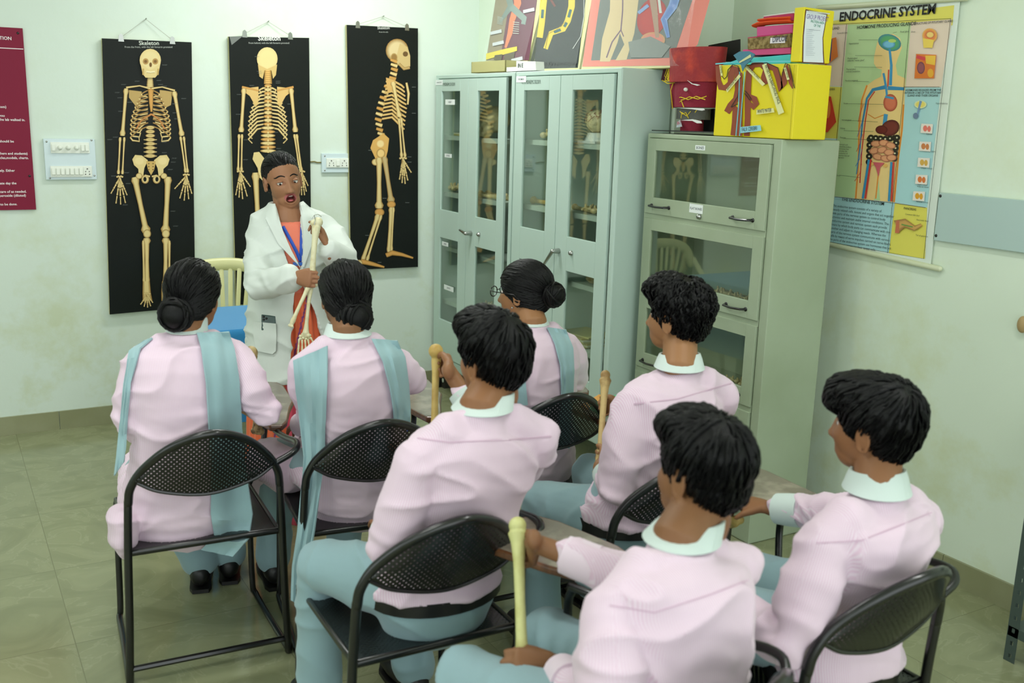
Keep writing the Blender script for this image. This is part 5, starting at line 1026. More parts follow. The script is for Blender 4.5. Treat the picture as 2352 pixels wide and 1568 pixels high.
def person(name, label, P, male=True, tone=(116, 72, 50), detail=.0045):
    g = P; hip, neck, hc = g['hip'], g['neck'], g['head']; root = empty('person', (hip.x, hip.y, 0), label, 'person')
    R = frame_from(g['face'], g.get('up', (0, 0, 1))); hs, hh = g['hs'], g.get('hh', g['hs']); side = V((cos(hs), sin(hs), 0)); fw = V((-sin(hs), cos(hs), 0))
    sw = g.get('sw', .15); sL = neck - side * sw + V((0, 0, -.088)) ; sR = neck + side * sw + V((0, 0, -.088))
    sL += fw * g.get('sLf', 0); sR += fw * g.get('sRf', 0)
    lc = lin(tone); sk = skin(name, tone)
    b = head_at(hc, R, .0032, 0, g.get('hscale', .97))
    b.tube([hc + R @ V((0, -.02, -.05)), neck + V((0, 0, .02)), neck - V((0, 0, .05))], [(.050, .052), (.052, .052), (.052, .050)], 18, side=side)
    pts, A, Sd = torso_pts(hip, neck, hh, hs); b.tube(pts, [(max(a - .03, .03), max(c - .03, .03)) for a, c in A], 20, side=Sd)
    for s, sh, el, wr in ((-1, sL, g['elL'], g['wrL']), (1, sR, g['elR'], g['wrR'])):
        b.tube([sh, sh.lerp(el, .5), el, el.lerp(wr, .35), wr], [.038, .034, .026, .027, .021], 14)
    hips = [hip - V((cos(hh), sin(hh), 0)) * .085, hip + V((cos(hh), sin(hh), 0)) * .085]
    for i, k in enumerate('LR'):
        b.tube([hips[i], hips[i].lerp(g['kn' + k], .5), g['kn' + k], g['kn' + k].lerp(g['an' + k], .35), g['an' + k]], [.07, .06, .042, .042, .03], 14)
        b.ell(g['an' + k] + V((0, .05, -.03)), (.03, .08, .025))
    for hd in g['hands']: hd(b)
    brow = [R @ V((s * .032, .085, .022)) + hc for s in (-1, 1)]
    lip = hc + R @ V((0, .092, -.066)); 
    def colf(p):
        q = R.transposed() @ (p - hc)
        if q.y > .05 and abs(q.z - .021 + .1 * (abs(q.x) - .032) ** 2 * 40) < .0035 and .014 < abs(q.x) < .05: return lin((30, 20, 16))
        if q.y > .06 and abs(q.x) < .022 and abs(q.z + .066) < .009: return lin((138, 78, 70))
        if (q - V((0, 0, 0))).length < .2 and abs(q.x) > .055 and q.z > -.03 and q.y < .03: return lc
        return lc
    body = remesh(b, 'body', sk, root, detail, 2, None, colf)
    # eyes
    for s in (-1, 1):
        c = hc + R @ V((s * .030, .0575, .001)); e = MB(); e.ell(c, .0108, (206, 200, 192), nu=16, nv=12); e.ell(c + R @ V((0, .0078, -.001)), (.0055, .0055, .0055), (36, 22, 16), nu=12, nv=8); e.build('eye', mat('eye_gloss', rough=.15, attr=True), root)
    # garment of the upper body
    tb = MB(); n0 = 1 if male else 0; tb.tube(pts[n0:], A[n0:], 36, side=Sd[n0:], rnd=False)
    for c in (sL, sR): tb.tube([neck + V((0, 0, -.038)), neck.lerp(c, .5) + V((0, 0, .006)), c], [(.044, .050), (.054, .056), (.054, .052)], 16)
    tb.tube([neck + V((0, 0, -.06)), neck.lerp(hc + R @ V((0, -.02, -.05)), .05) + V((0, 0, .008))], [(.075, .070), (.062, .060)], 24, side=side, rnd=False)
    arms = []
    for k, sh, el, wr in (('L', sL, g['elL'], g['wrL']), ('R', sR, g['elR'], g['wrR'])):
        e = g.get('sleeve' + k, .92); en = el.lerp(wr, e); fat = g.get('fat', 1.0)
        tb.tube([sh, sh.lerp(el, .35), sh.lerp(el, .75), el, el.lerp(en, .35), el.lerp(en, .8), en], [.055 * fat, .060 * fat, .055 * fat, .050 * fat, .047 * fat, .039, .036], 20); arms.append((sh, el, en))
    if not male:
        kn = [g['knL'], g['knR']]; hz = V((cos(hh), sin(hh), 0))
        tb.tube([hip + V((0, 0, -.01)), hip.lerp((kn[0] + kn[1]) / 2, .5), (kn[0] + kn[1]) / 2 + V((0, 0, .0))], [(.185, .085), (.18, .08), (.17, .075)], 26, side=hz)
        tb.tube([hip + V((0, 0, -.05)), hip], [(.19, .125), (.18, .12)], 30, side=hz)
        for ex in g.get('hem', []): tb.tube(*ex)
    else: sb_ = g.get('sb', .02); tb.tube([hip + V((0, 0, sb_)) - fw * .010, hip + V((0, 0, .09)) - fw * .014], [(.180, .138), (.168, .116)], 30, side=Sd[0], rnd=False)
    def stripe(p):
        best = None
        for (a, e, n) in arms:
            for (u, v) in ((a, e), (e, n)):
                w = v - u; t = max(0, min(1, (p - u).dot(w) / w.length_squared)); dd = (p - (u + w * t)).length
                if dd < .085 and (best is None or dd < best[0]):
                    x = w.cross(V((0, 0, 1))); x = x.normalized() if x.length > .01 else V((1, 0, 0)); ref = w.cross(x).normalized()
                    x = ref.cross(w).normalized(); q = p - (u + w * t); best = (dd, math.atan2(q.dot(x), q.dot(ref)) * .05 + 2.0)
        rel = p - hip; inside = abs(rel.dot(side)) < .135
        if best and not inside: return (best[1], 0, 0, 1)
        return (rel.dot(side) + 1.0, 0, 0, 1)
    jn = [(a[1], .07, (a[1] - a[0]).normalized()) for a in arms] + [(hip + V((0, 0, .10)), .16, V((.3, 0, 1)))]
    nm = 'shirt' if male else 'kurta'
    shirt = remesh(tb, nm, SHIRT, root, .0065, 5, wrinkle(g.get('wr', .0055), 8, len(name) * 3.1 + hip.x * 7, jn), stripe)
    # collar
    cb = MB(); n = 28; rows = []; u = (hc + R @ V((0, -.02, -.05)) - neck).normalized()
    ccx = neck.lerp(hc + R @ V((0, -.015, -.06)), .12); cw = g.get('collar', 1.0)
    for (h, r) in ((.044, .0540), (.052, .0560), (.053, .0590), (.034, .0650), (.014, .0695), (.0, .0735)): rows.append([ccx + side * (r * cw * sin(2 * pi * i / n)) - fw * (r * cw * cos(2 * pi * i / n)) + V((0, 0, .006)) + u * (h * (1 - .28 * (1 - cos(2 * pi * i / n)) / 2)) for i in range(n + 1)])
    cb.grid(rows, .003); cb.build('collar', WHITE, shirt)
    if g.get('cuffs', male):
        for (a, e, en) in arms:
            if g.get('cuffskip') and en is g.get('cuffskip'): continue
            t = (en - e).normalized(); q = MB(); q.tube([en - t * .060, en - t * .02, en + t * .012], [.0445, .0435, .041], 22, rnd=False); q.build('cuff', WHITE if g.get('whitecuff', 1) else SHIRT, shirt)
    # trousers
    if male:
        q = MB(); hz = V((cos(hh), sin(hh), 0)); q.tube([hip + V((0, 0, -.055)), hip + V((0, 0, -.01)), hip + V((0, 0, .045))], [(.168, .135), (.17, .13), (.163, .118)], 30, side=hz)
    else: q = MB()
    for i, k in enumerate('LR'):
        an = g['an' + k] + V((0, 0, .02)); q.tube([hips[i], hips[i].lerp(g['kn' + k], .45), g['kn' + k], g['kn' + k].lerp(an, .3), g['kn' + k].lerp(an, .7), an], [.098 if male else .07, .088 if male else .068, .072 if male else .066, .066, .062, .066], 22)
    tr = remesh(q, 'trousers', PANTS, root, .0075, 4, wrinkle(.005, 7, hip.y * 5, [(g['knL'], .08, V((0, 0, 1))), (g['knR'], .08, V((0, 0, 1)))]))
    if male:
        q = MB(); zc = hip + V((0, 0, g.get('sb', .02) - .014)); n = 32; rows = [[zc + hz * ((.166 + .013) * sin(2 * pi * i / n)) - V((-hz.y, hz.x, 0)) * ((.140) * cos(2 * pi * i / n)) + V((0, 0, h)) for i in range(n + 1)] for h in (-.018, .018)]; q.grid(rows, .004); q.build('belt', BELT, tr)
    for k in 'LR':
        a = g['an' + k]; f = V(g.get('foot', fw)); f = V((f.x, f.y, 0)).normalized(); sd = V((f.y, -f.x, 0)); q = MB()
        q.tube([a - f * .035 + V((0, 0, -.025)), a + f * .03 + V((0, 0, -.028)), a + f * .10 + V((0, 0, -.040)), a + f * .165 + V((0, 0, -.046))], [(.036, .045), (.038, .042), (.042, .032), (.034, .024)], 16, side=sd); q.tube([a + V((0, 0, .045)), a + V((0, 0, -.03))], .041, 14)
        so = remesh(q, 'shoe', SHOE, root, .006, 3); s2 = MB(); pr = [(-.07, .028), (-.04, .038), (.03, .036), (.1, .043), (.16, .038), (.195, .018), (.195, -.018), (.16, -.038), (.1, -.043), (.03, -.036), (-.04, -.038), (-.07, -.028)]
        s2.slab([V((a.x, a.y, max(.001, a.z - .083))) + f * x + sd * y for x, y in pr], (0, 0, .014)); s2.build('sole', SHOE, so, False)
    return root, R, shirt, body, (sL, sR)
def patch(name, m, parent, target, left, right, ncol=8, off=.006, thick=.004, fold=.0, dfall=None, seed=0):
    """cloth laid over a garment: left and right border polylines given as sight lines from the photograph's side, depth from the garment"""
    tr = bvh(target); n = len(left); rows = []; last = None
    D = [[None] * ncol for _ in range(n)]
    for i in range(n):
        for j in range(ncol):
            t = j / (ncol - 1); u = left[i][0] + (right[i][0] - left[i][0]) * t; v = left[i][1] + (right[i][1] - left[i][1]) * t; d = ray(u, v); h = tr.ray_cast(CAM, d.normalized()); D[i][j] = (u, v, h[3] / d.length if h[0] else None)
    for i in range(n):
        for j in range(ncol):
            if D[i][j][2] is None or (dfall and D[i][j][2] > dfall):
                best = None
                for ii in range(n):
                    for jj in range(ncol):
                        if D[ii][jj][2] is not None and not (dfall and D[ii][jj][2] > dfall):
                            k = (ii - i) ** 2 * 2 + (jj - j) ** 2
                            if best is None or k < best[0]: best = (k, D[ii][jj][2])
                D[i][j] = (D[i][j][0], D[i][j][1], (best[1] if best else (dfall or 3)) + 0.0)
    # relax depths
    for _ in range(3):
        E = [[D[i][j][2] for j in range(ncol)] for i in range(n)]
        for i in range(n):
            for j in range(ncol):
                nb = [E[a][c] for a, c in ((i - 1, j), (i + 1, j), (i, j - 1), (i, j + 1)) if 0 <= a < n and 0 <= c < ncol]; D[i][j] = (D[i][j][0], D[i][j][1], min(E[i][j], sum(nb) / len(nb) + .004))
    for i in range(n): rows.append([at(D[i][j][0], D[i][j][1], D[i][j][2] - off - fold * (.5 + .5 * sin(j / (ncol - 1) * 14 + i * .25 + seed))) for j in range(ncol)])
    return MB().grid(rows, thick).build(name, m, parent)
SEAM = mat('shirt_seam', (206, 176, 196), .9)
def seam(shirt, pts, w=3.0):
    L = dens(pts, 5); patch('yoke_seam', SEAM, shirt, shirt, L, [(u, v + w) for u, v in L], 2, .0008, .0016)
def dens(pts, k=4):
    out = []
    for i in range(len(pts) - 1):
        for q in range(k): out.append(tuple(pts[i][c] + (pts[i + 1][c] - pts[i][c]) * q / k for c in range(2)))
    out.append(pts[-1]); return out
def longbone(mb, a, b, r, head=1.9, foot=1.8, ball=None, bend=.02):
    a, b = V(a), V(b); d = (b - a).normalized(); L = (b - a).length; o = d.orthogonal().normalized(); P = []; W = []
    for t, w in ((0, .8), (.05, head), (.12, 1.35), (.25, 1.02), (.5, .92), (.75, 1.0), (.88, 1.35), (.95, foot), (1, foot * .75)): P.append(a + d * L * t + o * (bend * L * sin(pi * t))); W.append(r * w)
    mb.tube(P, W, 14)
    s = d.cross(o)
    for q in (-1, 1): mb.ell(b + s * q * r * foot * .75, r * foot * .72, nu=12, nv=10)
    if ball: mb.ell(a + o * ball * .35, ball, nu=16, nv=12); mb.ell(a - o * r * 1.3 + d * r, r * 1.1, nu=10, nv=8)
    return mb
# ------------------------------------------------------------------ the students
def fist(c, axis, back, from_, size=1.0):
    w = fist_on(MB(), c, axis, back, size, from_); return w, (lambda b: fist_on(b, c, axis, back, size, from_))
def flat_hand(w, d, n, s, curl=.35, size=.95): return lambda b: hand(b, w, d, n, s, curl, .10, size)
T1, T2, T3 = (142, 98, 66), (132, 92, 62), (156, 112, 76)
def bone_thing(name, label, a, b, r, ball=None, m=None, **k):
    o = longbone(MB(), a, b, r, ball=ball, **k); q = remesh(o, name, m or BONE, None, .0022, 3); return tag(q, label, 'bone')
BONE2 = mat('bone_yellow', (206, 178, 104), .45, var=(18, (170, 132, 62), .42, .7)); BONE3 = mat('bone_pale_green', (204, 204, 140), .45, var=(22, (182, 176, 104), .45, .75))

def girl1():
    hip = V((.60, 3.04, .535)); neck = at(428, 768, 3.04); hc = at(447, 682, 3.08); w, hf = fist(at(580, 868, 3.38), (0, 0, 1), (.3, -.8, 0), at(600, 930, 3.1), .92)
    P = dict(hip=hip, neck=neck, head=hc, face=(.62, .78, -.02), up=(.03, -.05, 1), hs=-.08, sw=.135, elL=V((.46, 3.03, .80)), wrL=V((.55, 3.29, .66)), elR=at(606, 945, 3.08), wrR=w, sleeveR=.80,
             knL=V((.55, 3.47, .50)), knR=V((.76, 3.48, .50)), anL=V((.74, 3.50, .085)), anR=V((.85, 3.52, .085)), hands=[hf, flat_hand(V((.55, 3.29, .66)), (.3, .8, -.3), (0, 0, -1), (1, 0, 0))], fat=1.04, hscale=.94,
             foot=(.25, 1, 0), hem=[([V((.415, 3.0, .50)), V((.41, 3.0, .44)), V((.42, 3.0, .41))], [(.045, .08), (.04, .075), (.025, .04)], 16, V((1, 0, 0)))], wr=.007, collar=.82)
    r, R, sh, body, _ = person('g1', 'girl at far left in a pink kurta, low bun, head turned to the teacher', P, False, T1)
    hair(body, hc, R, GIRL, locks=500, seed=2, lock_len=.10, crown=(0, .07, .10), gather=(0, -.12, -.03), w=.0045, lift=.001, bun=((-.004, -.112, -.035), .050), noise_amp=.003)
    patch('dupatta', DUP, r, sh, dens([(452, 764), (462, 800), (474, 880), (480, 985), (486, 1085), (484, 1180), (492, 1232), (462, 1262)]), dens([(526, 762), (538, 800), (550, 880), (556, 985), (566, 1085), (580, 1180), (572, 1235), (535, 1278)]), 9, .010, .005, .008, dfall=3.15)
    patch('dupatta_end', DUP, r, sh, dens([(332, 782), (296, 806), (284, 880), (276, 960), (268, 1050), (263, 1092)]), dens([(350, 776), (322, 800), (300, 880), (292, 960), (289, 1030), (285, 1060)]), 6, .006, .005, .005, dfall=3.1)
    bone_thing('bone', 'bone with a speckled rounded head held by the girl at far left', at(579, 808, 3.32), at(592, 990, 3.42), .0095, .023, mat('bone_speckled', (186, 164, 112), .5, var=(60, (96, 74, 44), .5, .65)))
def girl2():
    hip = V((1.15, 2.93, .535)); neck = at(800, 778, 3.13); hc = at(790, 680, 3.2)
    P = dict(hip=hip, neck=neck, head=hc, face=(.03, 1, .0), up=(.02, 0, 1), hs=-.12, sw=.138, elL=V((1.0, 2.97, .77)), wrL=V((1.03, 3.22, .65)), elR=at(948, 872, 3.25), wrR=at(925, 872, 3.5), sleeveR=.8,
             knL=V((1.0, 3.36, .50)), knR=V((1.27, 3.40, .50)), anL=V((.98, 3.40, .085)), anR=V((1.27, 3.44, .085)), hands=[flat_hand(V((1.03, 3.22, .65)), (.2, .8, -.3), (0, 0, -1), (1, 0, 0)), flat_hand(at(925, 872, 3.5), (0, 1, 0), (0, 0, -1), (-1, 0, 0))], fat=1.0, hscale=.94, wr=.005,
             hem=[([V((.99, 3.2, .50)), V((.97, 3.38, .49)), V((.95, 3.43, .36)), V((.95, 3.43, .27))], [(.085, .08), (.085, .085), (.075, .05), (.06, .03)], 18, V((1, 0, 0)))])
    r, R, sh, body, _ = person('g2', 'girl seated in front of the teacher, pink kurta, loose low bun, dupatta over both shoulders', P, False, T2)
    hair(body, hc, R, GIRL, locks=500, seed=5, lock_len=.10, crown=(0, .05, .11), gather=(0, -.11, -.05), w=.0045, lift=.0015, bun=((.005, -.092, -.050), (.056)), noise_amp=.005)
    patch('dupatta', DUP, r, sh, dens([(674, 828), (680, 900), (690, 980), (698, 1050), (692, 1120), (684, 1220), (672, 1300), (668, 1378)]), dens([(752, 794), (752, 880), (748, 960), (745, 1040), (738, 1110), (722, 1220), (706, 1310), (702, 1398)]), 9, .010, .005, .012, dfall=3.12)
    patch('dupatta_end', DUP, r, sh, dens([(853, 778), (880, 830), (896, 890), (904, 940), (906, 980)]), dens([(912, 782), (930, 820), (938, 880), (942, 940), (942, 980)]), 8, .010, .005, .010, dfall=3.3)
def girl3():
    hip = V((1.79, 2.95, .535)); neck = at(1222, 752, 3.52); hc = at(1200, 672, 3.56)
    P = dict(hip=hip, neck=neck, head=hc, face=(-.50, .86, -.02), up=(.05, -.08, 1), hs=.0, sw=.145, elL=V((1.58, 2.95, .78)), wrL=V((1.7, 3.2, .66)), elR=V((1.965, 2.94, .79)), wrR=V((2.03, 3.2, .735)), sleeveR=.45,
             knL=V((1.68, 3.37, .50)), knR=V((1.9, 3.38, .50)), anL=V((1.68, 3.40, .085)), anR=V((1.9, 3.42, .085)), hands=[flat_hand(V((1.7, 3.2, .66)), (.2, .8, -.3), (0, 0, -1), (1, 0, 0)), flat_hand(V((2.03, 3.2, .735)), (-.1, 1, 0), (0, 0, -1), (-1, 0, 0))], fat=1.08, hscale=.92, wr=.005, collar=.85)
    r, R, sh, body, _ = person('g3', 'girl with black spectacles and a high round bun, seated before the tall cabinets', P, False, T3)
    hair(body, hc, R, GIRL, locks=500, seed=8, lock_len=.11, crown=(0, .09, .07), gather=(0, -.12, .0), w=.004, lift=.001, bun=((0, -.122, .004), .043), noise_amp=.002)
    G = mat('spectacle_frame', (14, 14, 16), .25); gl = MB()
    for s in (-1, 1): gl.tube([hc + R @ V((s * .033 + .023 * cos(a), .098, .001 + .018 * sin(a))) for a in [2 * pi * k / 20 for k in range(20)]], .0018, 6, closed=True); gl.tube([hc + R @ V((s * .056, .097, .006)), hc + R @ V((s * .072, .07, .006)), hc + R @ V((s * .078, -.01, .004)), hc + R @ V((s * .078, -.03, -.012))], .0018, 6)
    gl.tube([hc + R @ V((-.010, .100, .003)), hc + R @ V((.010, .100, .003))], .0016, 6); gl.build('spectacles', G, r)
    e = MB(); e.ell(hc + R @ V((-.078, -.004, -.042)), .0035, nu=10, nv=8); e.build('earring', CHROME, r)
    patch('dupatta', DUP, r, sh, dens([(1257, 752), (1275, 790), (1288, 840), (1290, 900), (1286, 960), (1280, 1020)]), dens([(1300, 757), (1316, 800), (1318, 850), (1316, 900), (1312, 960), (1308, 1030)]), 7, .008, .005, .008, dfall=3.55)
    patch('dupatta_end', DUP, r, sh, dens([(1160, 800), (1160, 900), (1170, 930)]), dens([(1196, 800), (1206, 860), (1212, 930)]), 7, .008, .005, .006, dfall=3.55)
def boy4():
    hip = V((1.045, 2.17, .545)); neck = at(1103, 952, 2.40); hc = at(1128, 822, 2.46); w, hf = fist(at(1010, 842, 2.84), (0, .1, 1), (.85, -.45, -.1), at(1120, 930, 2.75), .98)
    wl = V((.97, 2.32, .64))
    P = dict(hip=hip, neck=neck, head=hc, face=(-.16, .98, .02), up=(-.06, -.1, 1), hs=.03, sw=.165, elL=at(900, 1262, 2.38), wrL=wl, elR=at(1180, 1080, 2.72), wrR=w, knL=V((.83, 2.44, .51)), knR=V((1.14, 2.62, .50)), anL=V((.84, 2.48, .085)), anR=V((1.13, 2.49, .085)),
             hands=[hf, flat_hand(wl, (.3, .9, -.2), (0, 0, -1), (1, 0, 0))], sleeveR=.75, sleeveL=.8, sb=-.005, wr=.009, fat=1.06)
    r, R, sh, body, _ = person('b4', 'boy in the middle row raising a bone to his face, pale blue trousers', P, True, T1)
    hair(body, hc, R, BOY + [((0, .03, .075), (.068, .07, .045))], locks=800, seed=11, lock_len=.05, crown=(.01, -.06, .11), w=.0045, lift=.006, noise_amp=.005)
    seam(sh, [(958, 1004), (1031, 1014), (1172, 1008), (1268, 1000)])
    bone_thing('upper_arm_bone', 'tan arm bone with a round ball end held up beside the middle boy', at(1003, 806, 2.86), at(998, 1015, 2.86), .0105, .021, BONE2, head=1.3)
def boy5():
    hip = V((1.75, 2.27, .545)); neck = at(1560, 858, 2.96); hc = at(1553, 727, 3.02)
    w, hf = fist(at(1374, 1050, 3.10), (.03, 0, 1), (.5, -.6, 0), at(1392, 1140, 2.95)); w2, hf2 = fist(at(1392, 935, 3.25), (0, 0, 1), (.7, -.1, .2), at(1470, 925, 3.25))
    P = dict(hip=hip, neck=neck, head=hc, face=(-.30, .95, .03), up=(-.02, 0, 1), hs=.0, sw=.165, elL=at(1415, 1130, 2.86), wrL=w, elR=at(1590, 1000, 3.3), wrR=w2, knL=V((1.62, 2.58, .51)), knR=V((1.92, 2.74, .50)), anL=V((1.62, 2.56, .085)), anR=V((1.92, 2.7, .085)), hands=[hf, hf2], sleeveL=.6, wr=.008, fat=1.06)
    r, R, sh, body, _ = person('b5', 'curly haired boy in profile holding a bone upright, before the sage cabinet', P, True, T3)
    hair(body, hc, R, BOY + [((0, .035, .075), (.066, .072, .048))], locks=900, seed=21, lock_len=.032, crown=(0, -.03, .12), w=.0055, lift=.008, wavy=.8, noise_amp=.005)
    seam(sh, [(1456, 926), (1557, 914), (1640, 890), (1680, 878)])
    bone_thing('thigh_bone', 'mottled tan bone held upright by the curly haired boy', at(1391, 862, 3.2), at(1376, 1085, 3.10), .0105, .016, mat('bone_mottled', (204, 176, 118), .5, var=(26, (140, 100, 52), .45, .7)), foot=1.4)
    o = MB().slab([onz(u, v, .699) for u, v in ((1334, 932), (1372, 945), (1442, 962), (1470, 925), (1420, 905), (1376, 915))], (0, 0, .004)); t = empty('plastic_folder', onz(1400, 935, .699), 'orange and green plastic folder on the writing pad of the curly haired boy', 'folder')
    MB().slab([onz(u, v, .6985) for u, v in ((1334, 933), (1352, 941), (1392, 914), (1376, 908))], (0, 0, .005)).build('orange_half', mat('orange_plastic', (246, 164, 24), .35, coat=.4), t, False)
    MB().slab([onz(u, v, .6985) for u, v in ((1352, 941), (1442, 966), (1500, 930), (1440, 905), (1392, 914))], (0, 0, .005)).build('green_half', mat('green_plastic', (64, 214, 150), .35, coat=.4), t, False)
def boy6():
    hip = V((1.77, 1.50, .545)); neck = at(2013, 1142, 2.24); hc = at(2003, 980, 2.27); wr = at(1768, 1166, 2.72); wl = V((1.58, 1.70, .62))
    P = dict(hip=hip, neck=neck, head=hc, face=(-.22, .97, .0), up=(-.06, .02, 1), hs=.06, sw=.168, elL=at(1815, 1490, 2.12), wrL=wl, elR=at(1965, 1185, 2.55), wrR=wr, knL=V((1.55, 1.85, .51)), knR=V((1.82, 1.98, .50)), anL=V((1.55, 1.85, .085)), anR=V((1.82, 1.95, .085)),
             hands=[lambda b: hand(b, wr, (-.35, .93, -.05), (.1, 0, -1), (-.9, -.3, 0), [.75, .7, .8, .9], .05, 1.0), flat_hand(wl, (.1, .9, -.3), (0, 0, -1), (1, 0, 0))], sleeveR=.86, sb=-.06, wr=.009, fat=1.05)
    r, R, sh, body, _ = person('b6', 'boy nearest the right wall, white cuffed arm stretched over his writing pad', P, True, T1)
    hair(body, hc, R, BOY + [((0, .04, .07), (.070, .072, .044)), ((-.01, .06, .052), (.058, .045, .03))], locks=900, seed=31, lock_len=.05, crown=(.0, -.07, .10), w=.0045, lift=.005, noise_amp=.006)
    seam(sh, [(1876, 1245), (1977, 1240), (2078, 1200), (2140, 1175)])
    bone_thing('small_bone', 'short yellow bone in the hand of the boy nearest the right wall', at(1640, 1188, 2.72), at(1690, 1198, 2.80), .010, None, BONE2)
def boy7():
    hip = V((1.13, 1.34, .545)); neck = at(1558, 1256, 1.90); hc = at(1606, 1082, 1.96)
    ax = (at(1190, 1215, 2.25) - at(1200, 1500, 2.14)).normalized()
    w, hf = fist(at(1196, 1262, 2.24), ax, (.75, -.35, .1), at(1345, 1300, 2.12), 1.03); w2, hf2 = fist(at(1200, 1532, 2.13), ax, (-.2, -.9, 0), at(1330, 1570, 2.11), 1.05)
    P = dict(hip=hip, neck=neck, head=hc, face=(-.10, .99, -.02), up=(.05, -.12, 1), hs=.14, sw=.170, elL=at(1410, 1690, 1.76), wrL=w2, elR=at(1560, 1370, 2.08), wrR=w, knL=V((.93, 1.78, .50)), knR=V((1.165, 1.82, .52)), anL=V((.95, 1.8, .085)), anR=V((1.2, 1.85, .085)), hands=[hf, hf2], sleeveR=.74, sleeveL=.85, sb=-.06, wr=.010, fat=1.08, whitecuff=0)
    r, R, sh, body, _ = person('b7', 'nearest boy in the front of the picture holding a pale green bone upright', P, True, T2)
    hair(body, hc, R, BOY + [((0, .02, .078), (.07, .08, .046))], locks=900, seed=41, lock_len=.045, crown=(.0, -.05, .11), w=.0045, lift=.005, noise_amp=.005)
    seam(sh, [(1400, 1388), (1503, 1405), (1630, 1364), (1720, 1330)])
    bone_thing('forearm_bone', 'pale green tinted long bone held by the nearest boy', at(1190, 1208, 2.25), at(1202, 1560, 2.12), .0125, .020, BONE3, foot=1.3)
    t = (w2 - at(1410, 1690, 1.76)).normalized(); q = MB(); q.tube([w2 - t * .045, w2 - t * .025], .029, 20, rnd=False); q.build('wristwatch', BLACKM, r)
for f in (girl1, girl2, girl3, boy4, boy5, boy6, boy7): f()
mb = MB(); p = onz(898, 1002, .70); mb.slab([p, p + V((.08, .03, 0)), p + V((.05, .12, 0)), p + V((-.01, .06, 0))], (0, 0, .012)); tag(mb.build('blue_pouch', mat('blue_plastic', (60, 110, 214), .4), None, False), 'small bright blue item on the writing pad left of the middle boy', 'pouch')
